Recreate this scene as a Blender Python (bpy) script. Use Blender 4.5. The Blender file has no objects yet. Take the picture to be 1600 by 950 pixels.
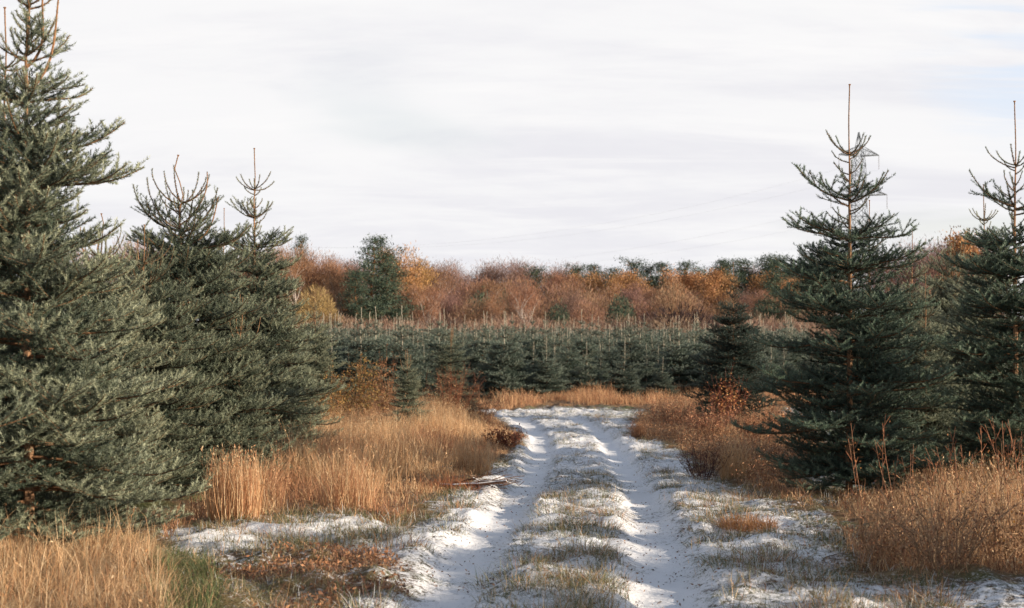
import bpy, math, random
import numpy as np
from mathutils import Vector

scene = bpy.context.scene
col = scene.collection
PI = math.pi
F = 2222.0            # focal length in photo pixels (photo is 1600 wide)
EYE = 1.75
HOR = 510.0           # photo row of the horizon

# ------------------------------------------------------------------ numbers
def smooth(a, b, x):
    t = np.clip((np.asarray(x, float) - a) / (b - a), 0, 1)
    return t * t * (3 - 2 * t)

_tab = np.random.RandomState(5).rand(256, 256)
def vnoise(x, y):
    x = np.asarray(x, float); y = np.asarray(y, float)
    xi = np.floor(x).astype(int); yi = np.floor(y).astype(int)
    fx = x - xi; fy = y - yi
    fx = fx * fx * (3 - 2 * fx); fy = fy * fy * (3 - 2 * fy)
    a = _tab[xi & 255, yi & 255]; b = _tab[(xi + 1) & 255, yi & 255]
    c = _tab[xi & 255, (yi + 1) & 255]; d = _tab[(xi + 1) & 255, (yi + 1) & 255]
    return (a * (1 - fx) + b * fx) * (1 - fy) + (c * (1 - fx) + d * fx) * fy
def fbm(x, y, s=1.0, o=4):
    r = 0; a = .5; t = 0
    for k in range(o):
        r = r + a * vnoise(x * s + 17.3 * k, y * s - 9.1 * k); t += a
        a *= .5; s *= 2.03
    return r / t

def zbase(y):
    return -0.8 * smooth(8, 31, y)

def at(px, py):
    """Photo pixel -> point on the smooth ground."""
    k = (py - HOR) / F
    lo, hi = 1.0, 400.0
    for _ in range(50):
        d = (lo + hi) / 2
        if (EYE - float(zbase(d))) / d > k: lo = d
        else: hi = d
    return ((px - 800) * d / F, d)
def xat(px, d): return (px - 800) * d / F

# track: centre line from the photo
_ty = []; _tx = []
for py, cx in ((1010, 862), (950, 870), (890, 874), (850, 887), (810, 900), (770, 905), (720, 907), (690, 899), (665, 876), (648, 842)):
    x, d = at(cx, py); _ty.append(d); _tx.append(x)
_yy = np.linspace(-20, 60, 801)
_xx = np.interp(_yy, _ty, _tx)
_k = np.hanning(31); _k /= _k.sum()
_xx = np.convolve(np.pad(_xx, 15, mode='edge'), _k, 'valid')
TEND = _ty[-1]
def track_x(y): return np.interp(y, _yy, _xx)
GAUGE = .74

def track_u(x, y): return np.asarray(x) - track_x(y)

def ground_z(x, y):
    x = np.asarray(x, float); y = np.asarray(y, float)
    z = zbase(y)
    near = 1 - smooth(45, 70, y)
    z = z + near * (fbm(x, y, .35, 3) - .5) * .14 * smooth(1.2, 4.5, np.abs(track_u(x, y)))
    u = track_u(x, y)
    fade = (1 - smooth(TEND - 5, TEND + 1, y))
    wob = (fbm(x, y, 1.6, 3) - .5) * .2
    rut = np.exp(-((np.abs(u + wob) - GAUGE) / .25) ** 4)
    z = z - fade * .065 * rut
    off = (1 - rut * fade)
    tus = np.clip(fbm(x + 31, y, 2.6, 3) - .44, 0, 1) * .22
    z = z + near * off * tus
    z = z + near * off * (fbm(x, y + 70, 9, 2) - .5) * .016
    z = z + near * fade * .015 * np.exp(-((np.abs(u) - 1.22) / .16) ** 2)
    z = z + near * (fbm(x + 9, y + 3, 22, 2) - .5) * .012
    # land beyond
    return z

# polygons given in photo pixels on the ground
def gpoly(pts): return np.array([at(*p) for p in pts])
P_LEFT = gpoly([(250, 852), (300, 822), (360, 812), (410, 822), (470, 806), (530, 802), (600, 822), (650, 800), (690, 775), (735, 752), (790, 712),
                (808, 682), (770, 652), (700, 641), (500, 641), (430, 690), (380, 770), (290, 800)])
P_FRONT = gpoly([(-60, 1150), (-60, 850), (60, 846), (160, 850), (235, 872), (262, 920), (270, 1000), (255, 1150)])
P_RIGHT = gpoly([(1322, 868), (1345, 895), (1440, 912), (1620, 905), (1900, 890), (1900, 745), (1480, 738), (1400, 760), (1330, 785), (1255, 806), (1195, 772), (1185, 745), (1240, 735), (1265, 790), (1318, 812)])
P_MID = gpoly([(992, 684), (1000, 650), (1040, 634), (1200, 634), (1290, 700), (1250, 745), (1190, 772), (1130, 752), (1085, 715), (1050, 697)])
P_FAR = gpoly([(740, 640), (770, 626), (860, 622), (1060, 620), (1300, 622), (1300, 637), (1030, 638), (860, 634), (800, 641)])
P_BROWN = gpoly([(330, 905), (420, 866), (500, 858), (600, 872), (655, 905), (640, 925), (540, 940), (520, 1010), (320, 1010)])
P_GREEN = gpoly([(235, 905), (262, 880), (320, 885), (345, 925), (330, 1010), (240, 1010)])

def sdist(P, x, y):
    """signed distance, positive inside"""
    x = np.asarray(x, float); y = np.asarray(y, float)
    inside = np.zeros(x.shape, bool); dm = np.full(x.shape, 1e9)
    n = len(P)
    for i in range(n):
        ax, ay = P[i]; bx, by = P[(i + 1) % n]
        c = ((ay > y) != (by > y))
        with np.errstate(divide='ignore', invalid='ignore'):
            xi = (bx - ax) * (y - ay) / (by - ay if by != ay else 1e-9) + ax
        inside ^= (c & (x < xi))
        dx, dy = bx - ax, by - ay
        t = np.clip(((x - ax) * dx + (y - ay) * dy) / (dx * dx + dy * dy + 1e-12), 0, 1)
        dm = np.minimum(dm, np.hypot(x - ax - t * dx, y - ay - t * dy))
    return np.where(inside, dm, -dm)

def sample_poly(rng, P, n):
    lo = P.min(0); hi = P.max(0)
    out = np.zeros((0, 2))
    while len(out) < n:
        q = lo + rng.rand(n * 2, 2) * (hi - lo)
        out = np.vstack([out, q[sdist(P, q[:, 0], q[:, 1]) > 0]])
    return out[:n]
def area(P):
    x, y = P[:, 0], P[:, 1]
    return abs(np.dot(x, np.roll(y, -1)) - np.dot(y, np.roll(x, -1))) / 2

# ------------------------------------------------------------------ materials
def mat(name):
    m = bpy.data.materials.new(name); m.use_nodes = True
    nt = m.node_tree; b = nt.nodes['Principled BSDF']
    return m, nt, b
def N(nt, t, **kw):
    n = nt.nodes.new(t)
    for k, v in kw.items(): setattr(n, k, v)
    return n
def col_mat(name, rough=.6, spec=.3, transl=0.0, var=.0):
    m, nt, b = mat(name)
    a = N(nt, 'ShaderNodeAttribute', attribute_name='Col')
    src = a.outputs['Color']
    if var:
        oi = N(nt, 'ShaderNodeObjectInfo')
        hs = N(nt, 'ShaderNodeHueSaturation')
        mr = N(nt, 'ShaderNodeMapRange'); mr.inputs['To Min'].default_value = 1 - var; mr.inputs['To Max'].default_value = 1 + var
        nt.links.new(oi.outputs['Random'], mr.inputs['Value'])
        nt.links.new(mr.outputs['Result'], hs.inputs['Value'])
        mr2 = N(nt, 'ShaderNodeMapRange'); mr2.inputs['To Min'].default_value = .5 + var * .08; mr2.inputs['To Max'].default_value = .5 - var * .08
        nt.links.new(oi.outputs['Random'], mr2.inputs['Value'])
        nt.links.new(mr2.outputs['Result'], hs.inputs['Hue'])
        nt.links.new(src, hs.inputs['Color']); src = hs.outputs['Color']
    nt.links.new(src, b.inputs['Base Color'])
    b.inputs['Roughness'].default_value = rough
    b.inputs['Specular IOR Level'].default_value = spec
    if transl:
        t = N(nt, 'ShaderNodeBsdfTranslucent'); nt.links.new(src, t.inputs['Color'])
        mx = N(nt, 'ShaderNodeMixShader'); mx.inputs[0].default_value = transl
        nt.links.new(b.outputs[0], mx.inputs[1]); nt.links.new(t.outputs[0], mx.inputs[2])
        nt.links.new(mx.outputs[0], nt.nodes['Material Output'].inputs['Surface'])
    return m
M_NEEDLE = col_mat('needles', .5, .35, .08, .22)
M_GRASS = col_mat('grass_blades', .6, .25, .25)
M_LEAF = col_mat('leaves_and_twigs', .7, .15, .15, .12)
M_WOOD = col_mat('wood', .85, .15)
# bark: speckle the vertex colour with knots
nt = M_WOOD.node_tree; b = nt.nodes['Principled BSDF']
tc = N(nt, 'ShaderNodeTexCoord'); mp = N(nt, 'ShaderNodeMapping'); mp.inputs['Scale'].default_value = (60, 60, 25)
ns = N(nt, 'ShaderNodeTexNoise'); ns.inputs['Scale'].default_value = 1.0; ns.inputs['Detail'].default_value = 4
nt.links.new(tc.outputs['Object'], mp.inputs[0]); nt.links.new(mp.outputs[0], ns.inputs['Vector'])
mr = N(nt, 'ShaderNodeMapRange'); mr.inputs['From Min'].default_value = .3; mr.inputs['From Max'].default_value = .7
mr.inputs['To Min'].default_value = .55; mr.inputs['To Max'].default_value = 1.2
nt.links.new(ns.outputs['Fac'], mr.inputs['Value'])
at_ = [n for n in nt.nodes if n.type == 'ATTRIBUTE'][0]
vm = N(nt, 'ShaderNodeVectorMath', operation='SCALE')
nt.links.new(at_.outputs['Color'], vm.inputs[0]); nt.links.new(mr.outputs['Result'], vm.inputs['Scale'])
nt.links.new(vm.outputs[0], b.inputs['Base Color'])

M_STEEL, nt, b = mat('galvanised_steel')
b.inputs['Metallic'].default_value = .6; b.inputs['Roughness'].default_value = .55
ns = N(nt, 'ShaderNodeTexNoise'); ns.inputs['Scale'].default_value = 3
cr = N(nt, 'ShaderNodeValToRGB'); cr.color_ramp.elements[0].color = (.16, .18, .2, 1); cr.color_ramp.elements[1].color = (.3, .32, .34, 1)
nt.links.new(ns.outputs['Fac'], cr.inputs[0]); nt.links.new(cr.outputs[0], b.inputs['Base Color'])
M_INSUL, nt, b = mat('insulator_glass'); b.inputs['Base Color'].default_value = (.2, .16, .14, 1); b.inputs['Roughness'].default_value = .2
M_CABLE, nt, b = mat('aluminium_cable'); b.inputs['Base Color'].default_value = (.55, .55, .55, 1); b.inputs['Roughness'].default_value = .45
ns = N(nt, 'ShaderNodeTexNoise'); ns.inputs['Scale'].default_value = .4
cr = N(nt, 'ShaderNodeValToRGB'); cr.color_ramp.elements[0].color = (.5, .5, .5, 1); cr.color_ramp.elements[1].color = (.62, .62, .61, 1)
nt.links.new(ns.outputs['Fac'], cr.inputs[0]); nt.links.new(cr.outputs[0], b.inputs['Base Color'])

# ------------------------------------------------------------------ mesh helpers
def build(name, V, T, C=None, mats=(), mi=None, parent=None, smooth_=False, link=True):
    V = np.ascontiguousarray(V, np.float32); T = np.ascontiguousarray(T, np.int32)
    k = T.shape[1]
    me = bpy.data.meshes.new(name)
    me.vertices.add(len(V)); me.vertices.foreach_set('co', V.ravel())
    me.loops.add(T.size); me.loops.foreach_set('vertex_index', T.ravel())
    me.polygons.add(len(T)); me.polygons.foreach_set('loop_start', np.arange(0, T.size, k, dtype=np.int32))
    for m in mats: me.materials.append(m)
    if mi is not None: me.polygons.foreach_set('material_index', np.ascontiguousarray(mi, np.int32))
    me.polygons.foreach_set('use_smooth', np.full(len(T), smooth_, bool))
    me.update(calc_edges=True)
    if C is not None:
        a = me.attributes.new('Col', 'FLOAT_COLOR', 'POINT')
        C = np.asarray(C, np.float32)
        if C.shape[1] == 3: C = np.hstack([C, np.ones((len(C), 1), np.float32)])
        a.data.foreach_set('color', np.ascontiguousarray(C, np.float32).ravel())
    o = bpy.data.objects.new(name, me)
    if link: col.objects.link(o)
    if parent: o.parent = parent
    return o

def empty(name, loc=(0, 0, 0)):
    o = bpy.data.objects.new(name, None); col.objects.link(o); o.location = loc
    o.empty_display_size = .2
    return o
def tag(o, label=None, cat=None, group=None, kind=None):
    if label: o['label'] = label
    if cat: o['category'] = cat
    if group: o['group'] = group
    if kind: o['kind'] = kind
    return o
def copy_tree(o, parent=None):
    c = o.copy(); col.objects.link(c)
    if parent: c.parent = parent
    for ch in list(o.children): copy_tree(ch, c)
    return c

class Soup:
    """collects triangles with vertex colours"""
    def __init__(s): s.V = []; s.T = []; s.C = []; s.n = 0
    def add(s, V, T, C):
        V = np.asarray(V, float); C = np.asarray(C, float)
        if C.ndim == 1: C = np.tile(C, (len(V), 1))
        s.V.append(V); s.T.append(np.asarray(T) + s.n); s.C.append(C); s.n += len(V)
    def tube(s, pts, rad, c, sides=5, cap=True):
        pts = np.asarray(pts, float); n = len(pts); rad = np.broadcast_to(np.asarray(rad, float), (n,))
        d = np.gradient(pts, axis=0); d /= np.linalg.norm(d, axis=1)[:, None] + 1e-9
        ref = np.array([0, 0, 1.]) if abs(d[:, 2]).mean() < .8 else np.array([1., 0, 0])
        a = np.cross(d, ref); a /= np.linalg.norm(a, axis=1)[:, None] + 1e-9
        b_ = np.cross(d, a)
        th = np.arange(sides) * 2 * PI / sides
        V = pts[:, None] + rad[:, None, None] * (np.cos(th)[None, :, None] * a[:, None] + np.sin(th)[None, :, None] * b_[:, None])
        V = V.reshape(-1, 3); T = []
        for i in range(n - 1):
            for j in range(sides):
                p = i * sides + j; q = i * sides + (j + 1) % sides
                T += [(p, q, q + sides), (p, q + sides, p + sides)]
        if cap:
            V = np.vstack([V, pts[-1:] + d[-1:] * rad[-1] * .5]); e = len(V) - 1
            for j in range(sides): T.append(((n - 1) * sides + j, (n - 1) * sides + (j + 1) % sides, e))
        cc = np.asarray(c, float)
        if cc.ndim == 2:
            cc = np.repeat(cc, sides, axis=0)
            if cap: cc = np.vstack([cc, cc[-1:]])
        s.add(V, T, cc)
    def build(s, name, mats, parent=None, smooth_=False):
        return build(name, np.vstack(s.V), np.vstack(s.T), np.vstack(s.C), mats, None, parent, smooth_)

def unit(v):
    v = np.asarray(v, float); return v / (np.linalg.norm(v, axis=-1, keepdims=True) + 1e-9)

# ------------------------------------------------------------------ spruce
def needle_mesh(rng, segs, per, nlen, nw, dark, pale, frost):
    """segs rows: p0(3) p1(3) age(0 old..1 fresh) lenscale"""
    S = np.asarray(segs, float)
    p0, p1, age, ls = S[:, 0:3], S[:, 3:6], S[:, 6], S[:, 7]
    n = len(S)
    idx = np.repeat(np.arange(n), per)
    t = rng.rand(len(idx))
    ax = unit(p1 - p0)
    ref = np.where(np.abs(ax[:, 2:3]) < .85, np.array([[0, 0, 1.]]), np.array([[1., 0, 0]]))
    a = unit(np.cross(ax, ref)); b_ = np.cross(ax, a)
    phi = rng.rand(len(idx)) * 2 * PI
    th = np.radians(rng.normal(48, 11, len(idx)))
    base = p0[idx] + (p1 - p0)[idx] * t[:, None]
    rad = np.cos(phi)[:, None] * a[idx] + np.sin(phi)[:, None] * b_[idx]
    dirn = np.cos(th)[:, None] * ax[idx] + np.sin(th)[:, None] * rad
    dirn[:, 2] += .12
    L = nlen * ls[idx] * rng.uniform(.75, 1.2, len(idx))
    tan = unit(np.cross(dirn, ax[idx] + rng.normal(0, .3, (len(idx), 3))))
    w = nw * rng.uniform(.8, 1.25, len(idx))
    base = base + rad * .003
    v0 = base - tan * w[:, None] * .5; v1 = base + tan * w[:, None] * .5
    v2 = base + dirn * L[:, None]
    V = np.stack([v0, v1, v2], 1).reshape(-1, 3)
    T = np.arange(len(V)).reshape(-1, 3)
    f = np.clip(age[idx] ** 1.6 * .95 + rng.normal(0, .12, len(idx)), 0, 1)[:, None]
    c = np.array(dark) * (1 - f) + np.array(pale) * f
    c = c * rng.uniform(.75, 1.25, (len(idx), 1))
    up = np.clip(rad[:, 2:3], 0, 1)
    tipc = c * (1 - .3 * frost) + np.array((.30, .33, .29)) * frost * (.15 + .4 * up * f)
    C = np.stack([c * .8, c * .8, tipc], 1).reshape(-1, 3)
    return V, T, C

BARK = np.array((.30, .175, .10)); LEADER = np.array((.36, .19, .10)); TWIG = np.array((.22, .12, .065))

def grow(rng, H, prof, leader=.75, gap=.5, per=6, inter=4, step=.075, sub=True, seglen=.1, upturn=1.0, bend=.0, extra=(), curlead=0.0, sparse_top=0, asym=0.0, skirt=.1, sublim=.17, lift=.25, fill=36):
    segs = []; wood = []
    # trunk
    nz = 26
    tz = np.linspace(0, H, nz)
    wx = np.cumsum(rng.normal(0, .008, nz)) * bend; wy = np.cumsum(rng.normal(0, .008, nz)) * bend
    wx += curlead * np.sin(np.clip((tz - (H - leader)) / leader, 0, 1) * 2 * PI) * .06
    axis = np.stack([wx, wy, tz], 1)
    def axp(z): return np.array([np.interp(z, tz, wx), np.interp(z, tz, wy), z])
    r0 = .0085 * H + .004
    rr = np.maximum(r0 * (1 - tz / H) ** .9, .004 + .0006 * H if H > 3 else .0095)
    cc = np.where((tz > H - leader * 1.6)[:, None], LEADER, BARK)
    wood.append((axis, rr, cc, 7))
    for z in np.arange(H - leader, H - .03, .05):          # few short needles on the leader
        p = axp(z)
        segs.append((*p, *axp(z + .05), .5, .45))
    # bud cluster at the very top
    top = axp(H)
    for k in range(3):
        a = k * 2.1; wood.append((np.array([top - [0, 0, .012], top + [.012 * math.cos(a), .012 * math.sin(a), .014]]), [.006, .007], LEADER * .8, 4))
    zs = []; z = H - leader; k = 0
    while z > skirt:
        zs.append((z, k)); k += 1
        z -= gap * rng.uniform(.85, 1.15) * (1.0 if k < 3 else .86)
    def shoot(p, d, L, age, up=.25, ls=1.0, woodr=None):
        """a straightish needled twig, returns its points"""
        n = max(1, int(round(L / seglen))); h = L / n
        pts = [p]; d = unit(np.array(d) + np.array([0, 0, up * .35]))
        for i in range(n):
            d = unit(d + np.array([0, 0, up * h * .8]) + rng.normal(0, .025, 3))
            q = pts[-1] + d * h
            segs.append((*pts[-1], *q, age, ls)); pts.append(q)
        if woodr: wood.append((np.array(pts), np.linspace(woodr, woodr * .6, len(pts)), TWIG, 3))
        return pts
    def branch(z, az, L, age, elev, main=True):
        p = axp(z); u = z / H
        n = max(3, int(L / .07)); h = L / n
        pts = [p]; dirs = []
        # sag first, then tip rises
        for i in range(n):
            t = (i + .5) / n
            if age <= 1: e = elev - 12 + 55 * t * upturn
            else: e = elev - 10 * math.sin(PI * min(1, t * 1.2)) + 26 * t ** 3 * upturn
            e += rng.normal(0, 3)
            e = math.radians(e); a = az + rng.normal(0, .035)
            d = np.array([math.cos(e) * math.cos(a), math.cos(e) * math.sin(a), math.sin(e)])
            dirs.append(d); pts.append(pts[-1] + d * h)
        pts = np.array(pts)
        wr = .005 + .0075 * L
        wood.append((pts, np.linspace(wr, .0035, len(pts)), TWIG * 1.1, 4))
        bare = .0 if age <= 2 else min(.22, .05 + .02 * age)
        for i in range(n):
            t = i / n
            if t < bare: continue
            fr = 1.0 if (1 - t) * L < .2 else .45
            segs.append((*pts[i], *pts[i + 1], fr, 1.0 if age else .8))
        if age == 0: return
        st = step
        s = max(.08, L * (bare - .1))
        side = 1
        while s < L - .05:
            i = min(n - 1, int(s / h)); t = s / L
            node = (age == 1 and abs(t - .5) > .12 and rng.rand() < .75)
            if not node:
                base = pts[i] + dirs[i] * (s - i * h)
                d = dirs[i]; sd = unit(np.cross(d, (0, 0, 1.)))
                ang = math.radians(rng.uniform(40, 62))
                dd = d * math.cos(ang) + sd * side * math.sin(ang) + np.array([0, 0, rng.normal(.08, .16)])
                ll = min(.5 * (L - s) + .13, .5) * rng.uniform(.65, 1.2)
                out = np.clip((t - .15) * 1.4, 0, 1)
                if ll < sublim or not sub:
                    shoot(base, unit(dd), ll, .45 + .55 * out, lift)
                else:
                    lp = shoot(base, unit(dd), ll, .25 + .6 * out, lift, woodr=.003)
                    lp = np.array(lp); ld = unit(lp[-1] - lp[0])
                    q = .07; s2 = 1
                    while q < ll - .03:
                        jj = min(len(lp) - 2, int(q / ll * (len(lp) - 1)))
                        sd2 = unit(np.cross(ld, (0, 0, 1.)))
                        a2 = math.radians(rng.uniform(35, 58))
                        d2 = ld * math.cos(a2) + sd2 * s2 * math.sin(a2) + np.array([0, 0, rng.normal(.08, .15)])
                        l2 = (.5 * (ll - q) + .085) * rng.uniform(.75, 1.2)
                        shoot(lp[jj] + (lp[jj + 1] - lp[jj]) * .5, unit(d2), l2, .35 + .65 * out, lift)
                        q += st * rng.uniform(.8, 1.1); s2 = -s2
            s += st * .55 * rng.uniform(.8, 1.25); side = -side
    pu = [p[0] for p in prof]; pr = [p[1] for p in prof]
    for z, k in zs:
        u = z / H
        R = np.interp(u, pu, pr)
        n = per + (1 if k > 2 else 0) - (1 if k == 0 else 0)
        a0 = rng.rand() * 2 * PI
        el = np.interp(u, [0, .3, .6, .9, 1], [-4, 4, 14, 26, 35])
        for j in range(n):
            az = a0 + j * 2 * PI / n + rng.normal(0, .2)
            L = R * rng.uniform(.78, 1.15) * (1 + asym * math.cos(az))
            branch(z + rng.normal(0, .02 + .01 * k), az, L, min(k, 9), el + rng.normal(0, 5))
        # internodal branchlets below the whorl
        m = inter + (2 if k > 1 else 0)
        for j in range(m):
            zz = z - gap * rng.uniform(.12, .9)
            if zz < skirt * .8: continue
            RR = np.interp(zz / H, pu, pr) * (rng.uniform(.35, .6) if k < 2 else rng.uniform(.5, .85))
            branch(zz, rng.rand() * 2 * PI, RR, max(0, min(k, 9) - 1) if k < 2 else k, el + rng.normal(4, 7), False)
    zt = zs[min(2, len(zs) - 1)][0]
    for j in range(fill):
        zz = rng.uniform(skirt, zt); RR = np.interp(zz / H, pu, pr) * rng.uniform(.28, .5)
        branch(zz, rng.rand() * 2 * PI, RR, 3, rng.uniform(5, 35), False)
    for (az, zb, off, top_, wig) in extra:                 # additional upright leaders
        b0 = axp(zb); d = np.array([math.cos(az), math.sin(az), 0])
        tt = np.linspace(0, 1, 9)
        pts = np.array([b0 + d * off * (1 - (1 - t) ** 2.2) + d * wig * .05 * math.sin(t * 6) + np.array([0, 0, (top_ - zb) * t ** 1.25]) for t in tt])
        wood.append((pts, np.linspace(.013, .006, 9), LEADER, 5))
        for i in range(8): segs.append((*pts[i], *pts[i + 1], .7, .6))
        for t in np.arange(.25, .7, .12):
            p = pts[int(t * 8)]
            for j in range(3):
                a = rng.rand() * 6.28
                shoot(p, unit((math.cos(a), math.sin(a), .35)), rng.uniform(.12, .25), .8, .6)
    return segs, wood

def spruce(name, rng, H, prof, wood_tint=None, per_seg=30, nlen=.023, nw=.0062, dark=(.022, .045, .026), pale=(.075, .105, .068), frost=.5, thin=1.0, **kw):
    segs, wood = grow(rng, H, prof, **kw)
    root = empty(name)
    s = Soup()
    for pts, r, c, sides in wood:
        if wood_tint is not None and sides >= 7: c = np.array(wood_tint)
        s.tube(pts, r, c, sides, cap=sides > 3)
    s.build('trunk', (M_WOOD,), root)
    V, T, C = needle_mesh(rng, segs, per_seg, nlen, nw, dark, pale, frost)
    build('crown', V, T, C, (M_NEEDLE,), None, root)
    print(name, 'segs', len(segs), 'tris', len(T))
    return root

def put(o, x, y, rz=0.0, sc=1.0, sink=.03):
    o.location = (x, y, float(ground_z(x, y)) - sink); o.rotation_euler = (0, 0, rz); o.scale = (sc, sc, sc)
    return o
RS = np.random.RandomState

# ---- the tall spruces beside the track
SAGE = dict(dark=(.018, .046, .030), pale=(.36, .385, .25), frost=.8, per_seg=46, nlen=.028, nw=.0056, step=.125, sublim=.26, lift=.55, fill=22)
DEEP = dict(dark=(.012, .036, .025), pale=(.175, .245, .16), frost=.65, per_seg=44, nlen=.027, nw=.0056, step=.115, sublim=.22, lift=.35, fill=26)
GROUP_L = 'tall spruces along the left edge of the track'
GROUP_R = 'tall spruces along the right edge of the track'

A = spruce('spruce_tree', RS(1), 4.95, [(0, 1.15), (.1, 1.4), (.25, 1.35), (.4, 1.1), (.5, .9), (.58, .98), (.65, .74), (.75, .46), (.86, .32), (.95, .25)], leader=.55, gap=.42,
           per=7, inter=7, bend=1.2, extra=[(.3, 3.9, .16, 4.72, .6), (-.2, 3.7, .3, 4.62, .4), (1.7, 4.0, .12, 4.9, .3), (2.8, 3.6, .5, 4.4, .3)], **SAGE)
x, d = xat(47, 11.6), 11.6
put(A, x, d, 0)
tag(A, 'largest sage green spruce, its pale leaders cut off by the top of the photo', 'spruce tree', GROUP_L)

B = spruce('spruce_tree', RS(2), 4.3, [(0, 1.3), (.15, 1.4), (.4, 1.25), (.6, 1.05), (.78, .8), (.9, .5)], leader=.62, gap=.36, per=8, inter=8, bend=2.0, curlead=.8, upturn=1.35,
           extra=[(.1, 3.4, .34, 4.1, -.3), (-.4, 3.1, .55, 3.75, .5)], **SAGE)
put(B, xat(290, 18.5), 18.5, .1)
tag(B, 'spruce with a crooked leader and long side shoots curving up like a candelabra', 'spruce tree', GROUP_L)

Cc = spruce('spruce_tree', RS(3), 4.95, [(0, 1.3), (.15, 1.35), (.35, 1.15), (.5, .95), (.63, .7), (.78, .48), (.9, .3)], leader=.62, gap=.42, per=8, inter=8, bend=.7, **SAGE)
put(Cc, xat(396, 21.5), 21.5, .6)
tag(Cc, 'slender spruce with straight pointed tip and tidy short tiers, beside the candelabra-topped spruce', 'spruce tree', GROUP_L)

T1 = spruce('spruce_tree', RS(14), 4.95, [(0, 1.05), (.06, 1.2), (.15, 1.3), (.35, 1.2), (.5, 1.0), (.6, .78), (.72, .7), (.84, .42), (.95, .3)], leader=.82, gap=.53, per=7, inter=8, bend=.4, **DEEP)
put(T1, xat(1327, 17), 17, 2.2)
tag(T1, 'tall dark green spruce with a long bare leader standing alone in front of the pylon', 'spruce tree', GROUP_R)

# copies: (source, px, distance, height wanted, rotation, label, group)
SRC_H = {A.name: 4.95, B.name: 4.3, Cc.name: 4.95, T1.name: 4.95}
def again(src, px, d, top, rz, label, group):
    H = EYE - float(zbase(d)) + (HOR - top) * d / F if top < 1000 else top / 1000
    o = copy_tree(src); put(o, xat(px, d), d, rz, H / SRC_H[src.name]); o.rotation_euler.x = math.sin(px * 1.7) * .008; o.rotation_euler.y = math.sin(px * 2.9) * .008
    tag(o, label, 'spruce tree', group); return o
again(Cc, 345, 27, 325, 2.4, 'spruce peeping up between the candelabra-topped and the straight-tipped spruces', GROUP_L)
again(B, 222, 17.3, 345, 2.0, 'lower bushy spruce between the largest spruce and the candelabra-topped one', GROUP_L)
again(B, 150, 15.2, 335, 4.0, 'spruce half hidden behind the trackward flank of the largest spruce', GROUP_L)
again(Cc, 455, 25.5, 448, 3.9, 'low spruce at the trackward foot of the slender straight-tipped spruce', GROUP_L)
again(A, 372, 18.6, 455, 3.6, 'dense low spruce just behind the upright golden grass clump', GROUP_L)
again(B, -345, 8.3, 4200, 2.6, 'spruce of which only pale blurred lower branches reach in at the photo edge', GROUP_L)
again(Cc, 4, 16.5, 15, 1.0, 'spruce whose tip shows behind the outer side of the largest spruce', GROUP_L)
again(T1, 1585, 18.2, 160, 4.4, 'tall spruce with thin crooked bare leader, cut by the photo edge', GROUP_R)
again(Cc, 1546, 23, 288, 5.2, 'shorter spruce tucked against the tall one with the crooked leader', GROUP_R)
again(Cc, 1420, 25.5, 362, 1.8, 'smaller spruce behind the shoulder of the spruce in front of the pylon', GROUP_R)
again(T1, 1358, 20.5, 318, .9, 'spruce directly behind the trunk of the spruce in front of the pylon', GROUP_R)
again(B, 1491, 31, 358, .4, 'thin distant spruce in the gap between the pylon spruce and the crooked-leader spruce', GROUP_R)
again(Cc, 1446, 21.5, 425, 2.7, 'low spruce filling the foot of the gap between the two tall spruces near the pylon', GROUP_R)
again(A, 1400, 22.5, 455, 4.1, 'broad low spruce behind the skirt of the spruce in front of the pylon', GROUP_R)
T6 = spruce('spruce_tree', RS(9), 4.0, [(0, 1.1), (.1, 1.25), (.3, 1.15), (.5, .82), (.65, .52), (.8, .28), (.92, .16)], leader=.5, gap=.36, per=8, inter=7, dark=(.010, .026, .020), pale=(.07, .105, .075), frost=.3, per_seg=30, nlen=.028, nw=.008, step=.115, sublim=.22, fill=30)  # needle colours darkened to stand in for the shade on this tree
SRC_H[T6.name] = 4.0
put(T6, xat(1146, 37), 37, 1.0, (EYE + .8 + (HOR - 412) * 37 / F) / 4.0); T6.scale.x *= .95; T6.scale.y *= .95
tag(T6, 'lone dark spruce beside the far bend of the track, russet leaves at its foot', 'spruce tree', GROUP_R)
again(A, 636, 33.5, 545, 1.3, 'small dense spruce standing in tall grass left of the bend', GROUP_L).scale.x *= 1.5
o = again(A, 706, 40, 505, 5.0, 'bushy dark spruce just behind the small dense one left of the bend', GROUP_L); o.scale.x *= 1.35; o.scale.y *= 1.35
again(Cc, 493, 38, 455, .2, 'thin spruce with a tall pale stem in front of the yellow willow', GROUP_L)
again(T1, 1705, 15.5, 3600, 3.0, 'spruce just beyond the edge of the view beside the tall dry grass', GROUP_R)

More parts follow.
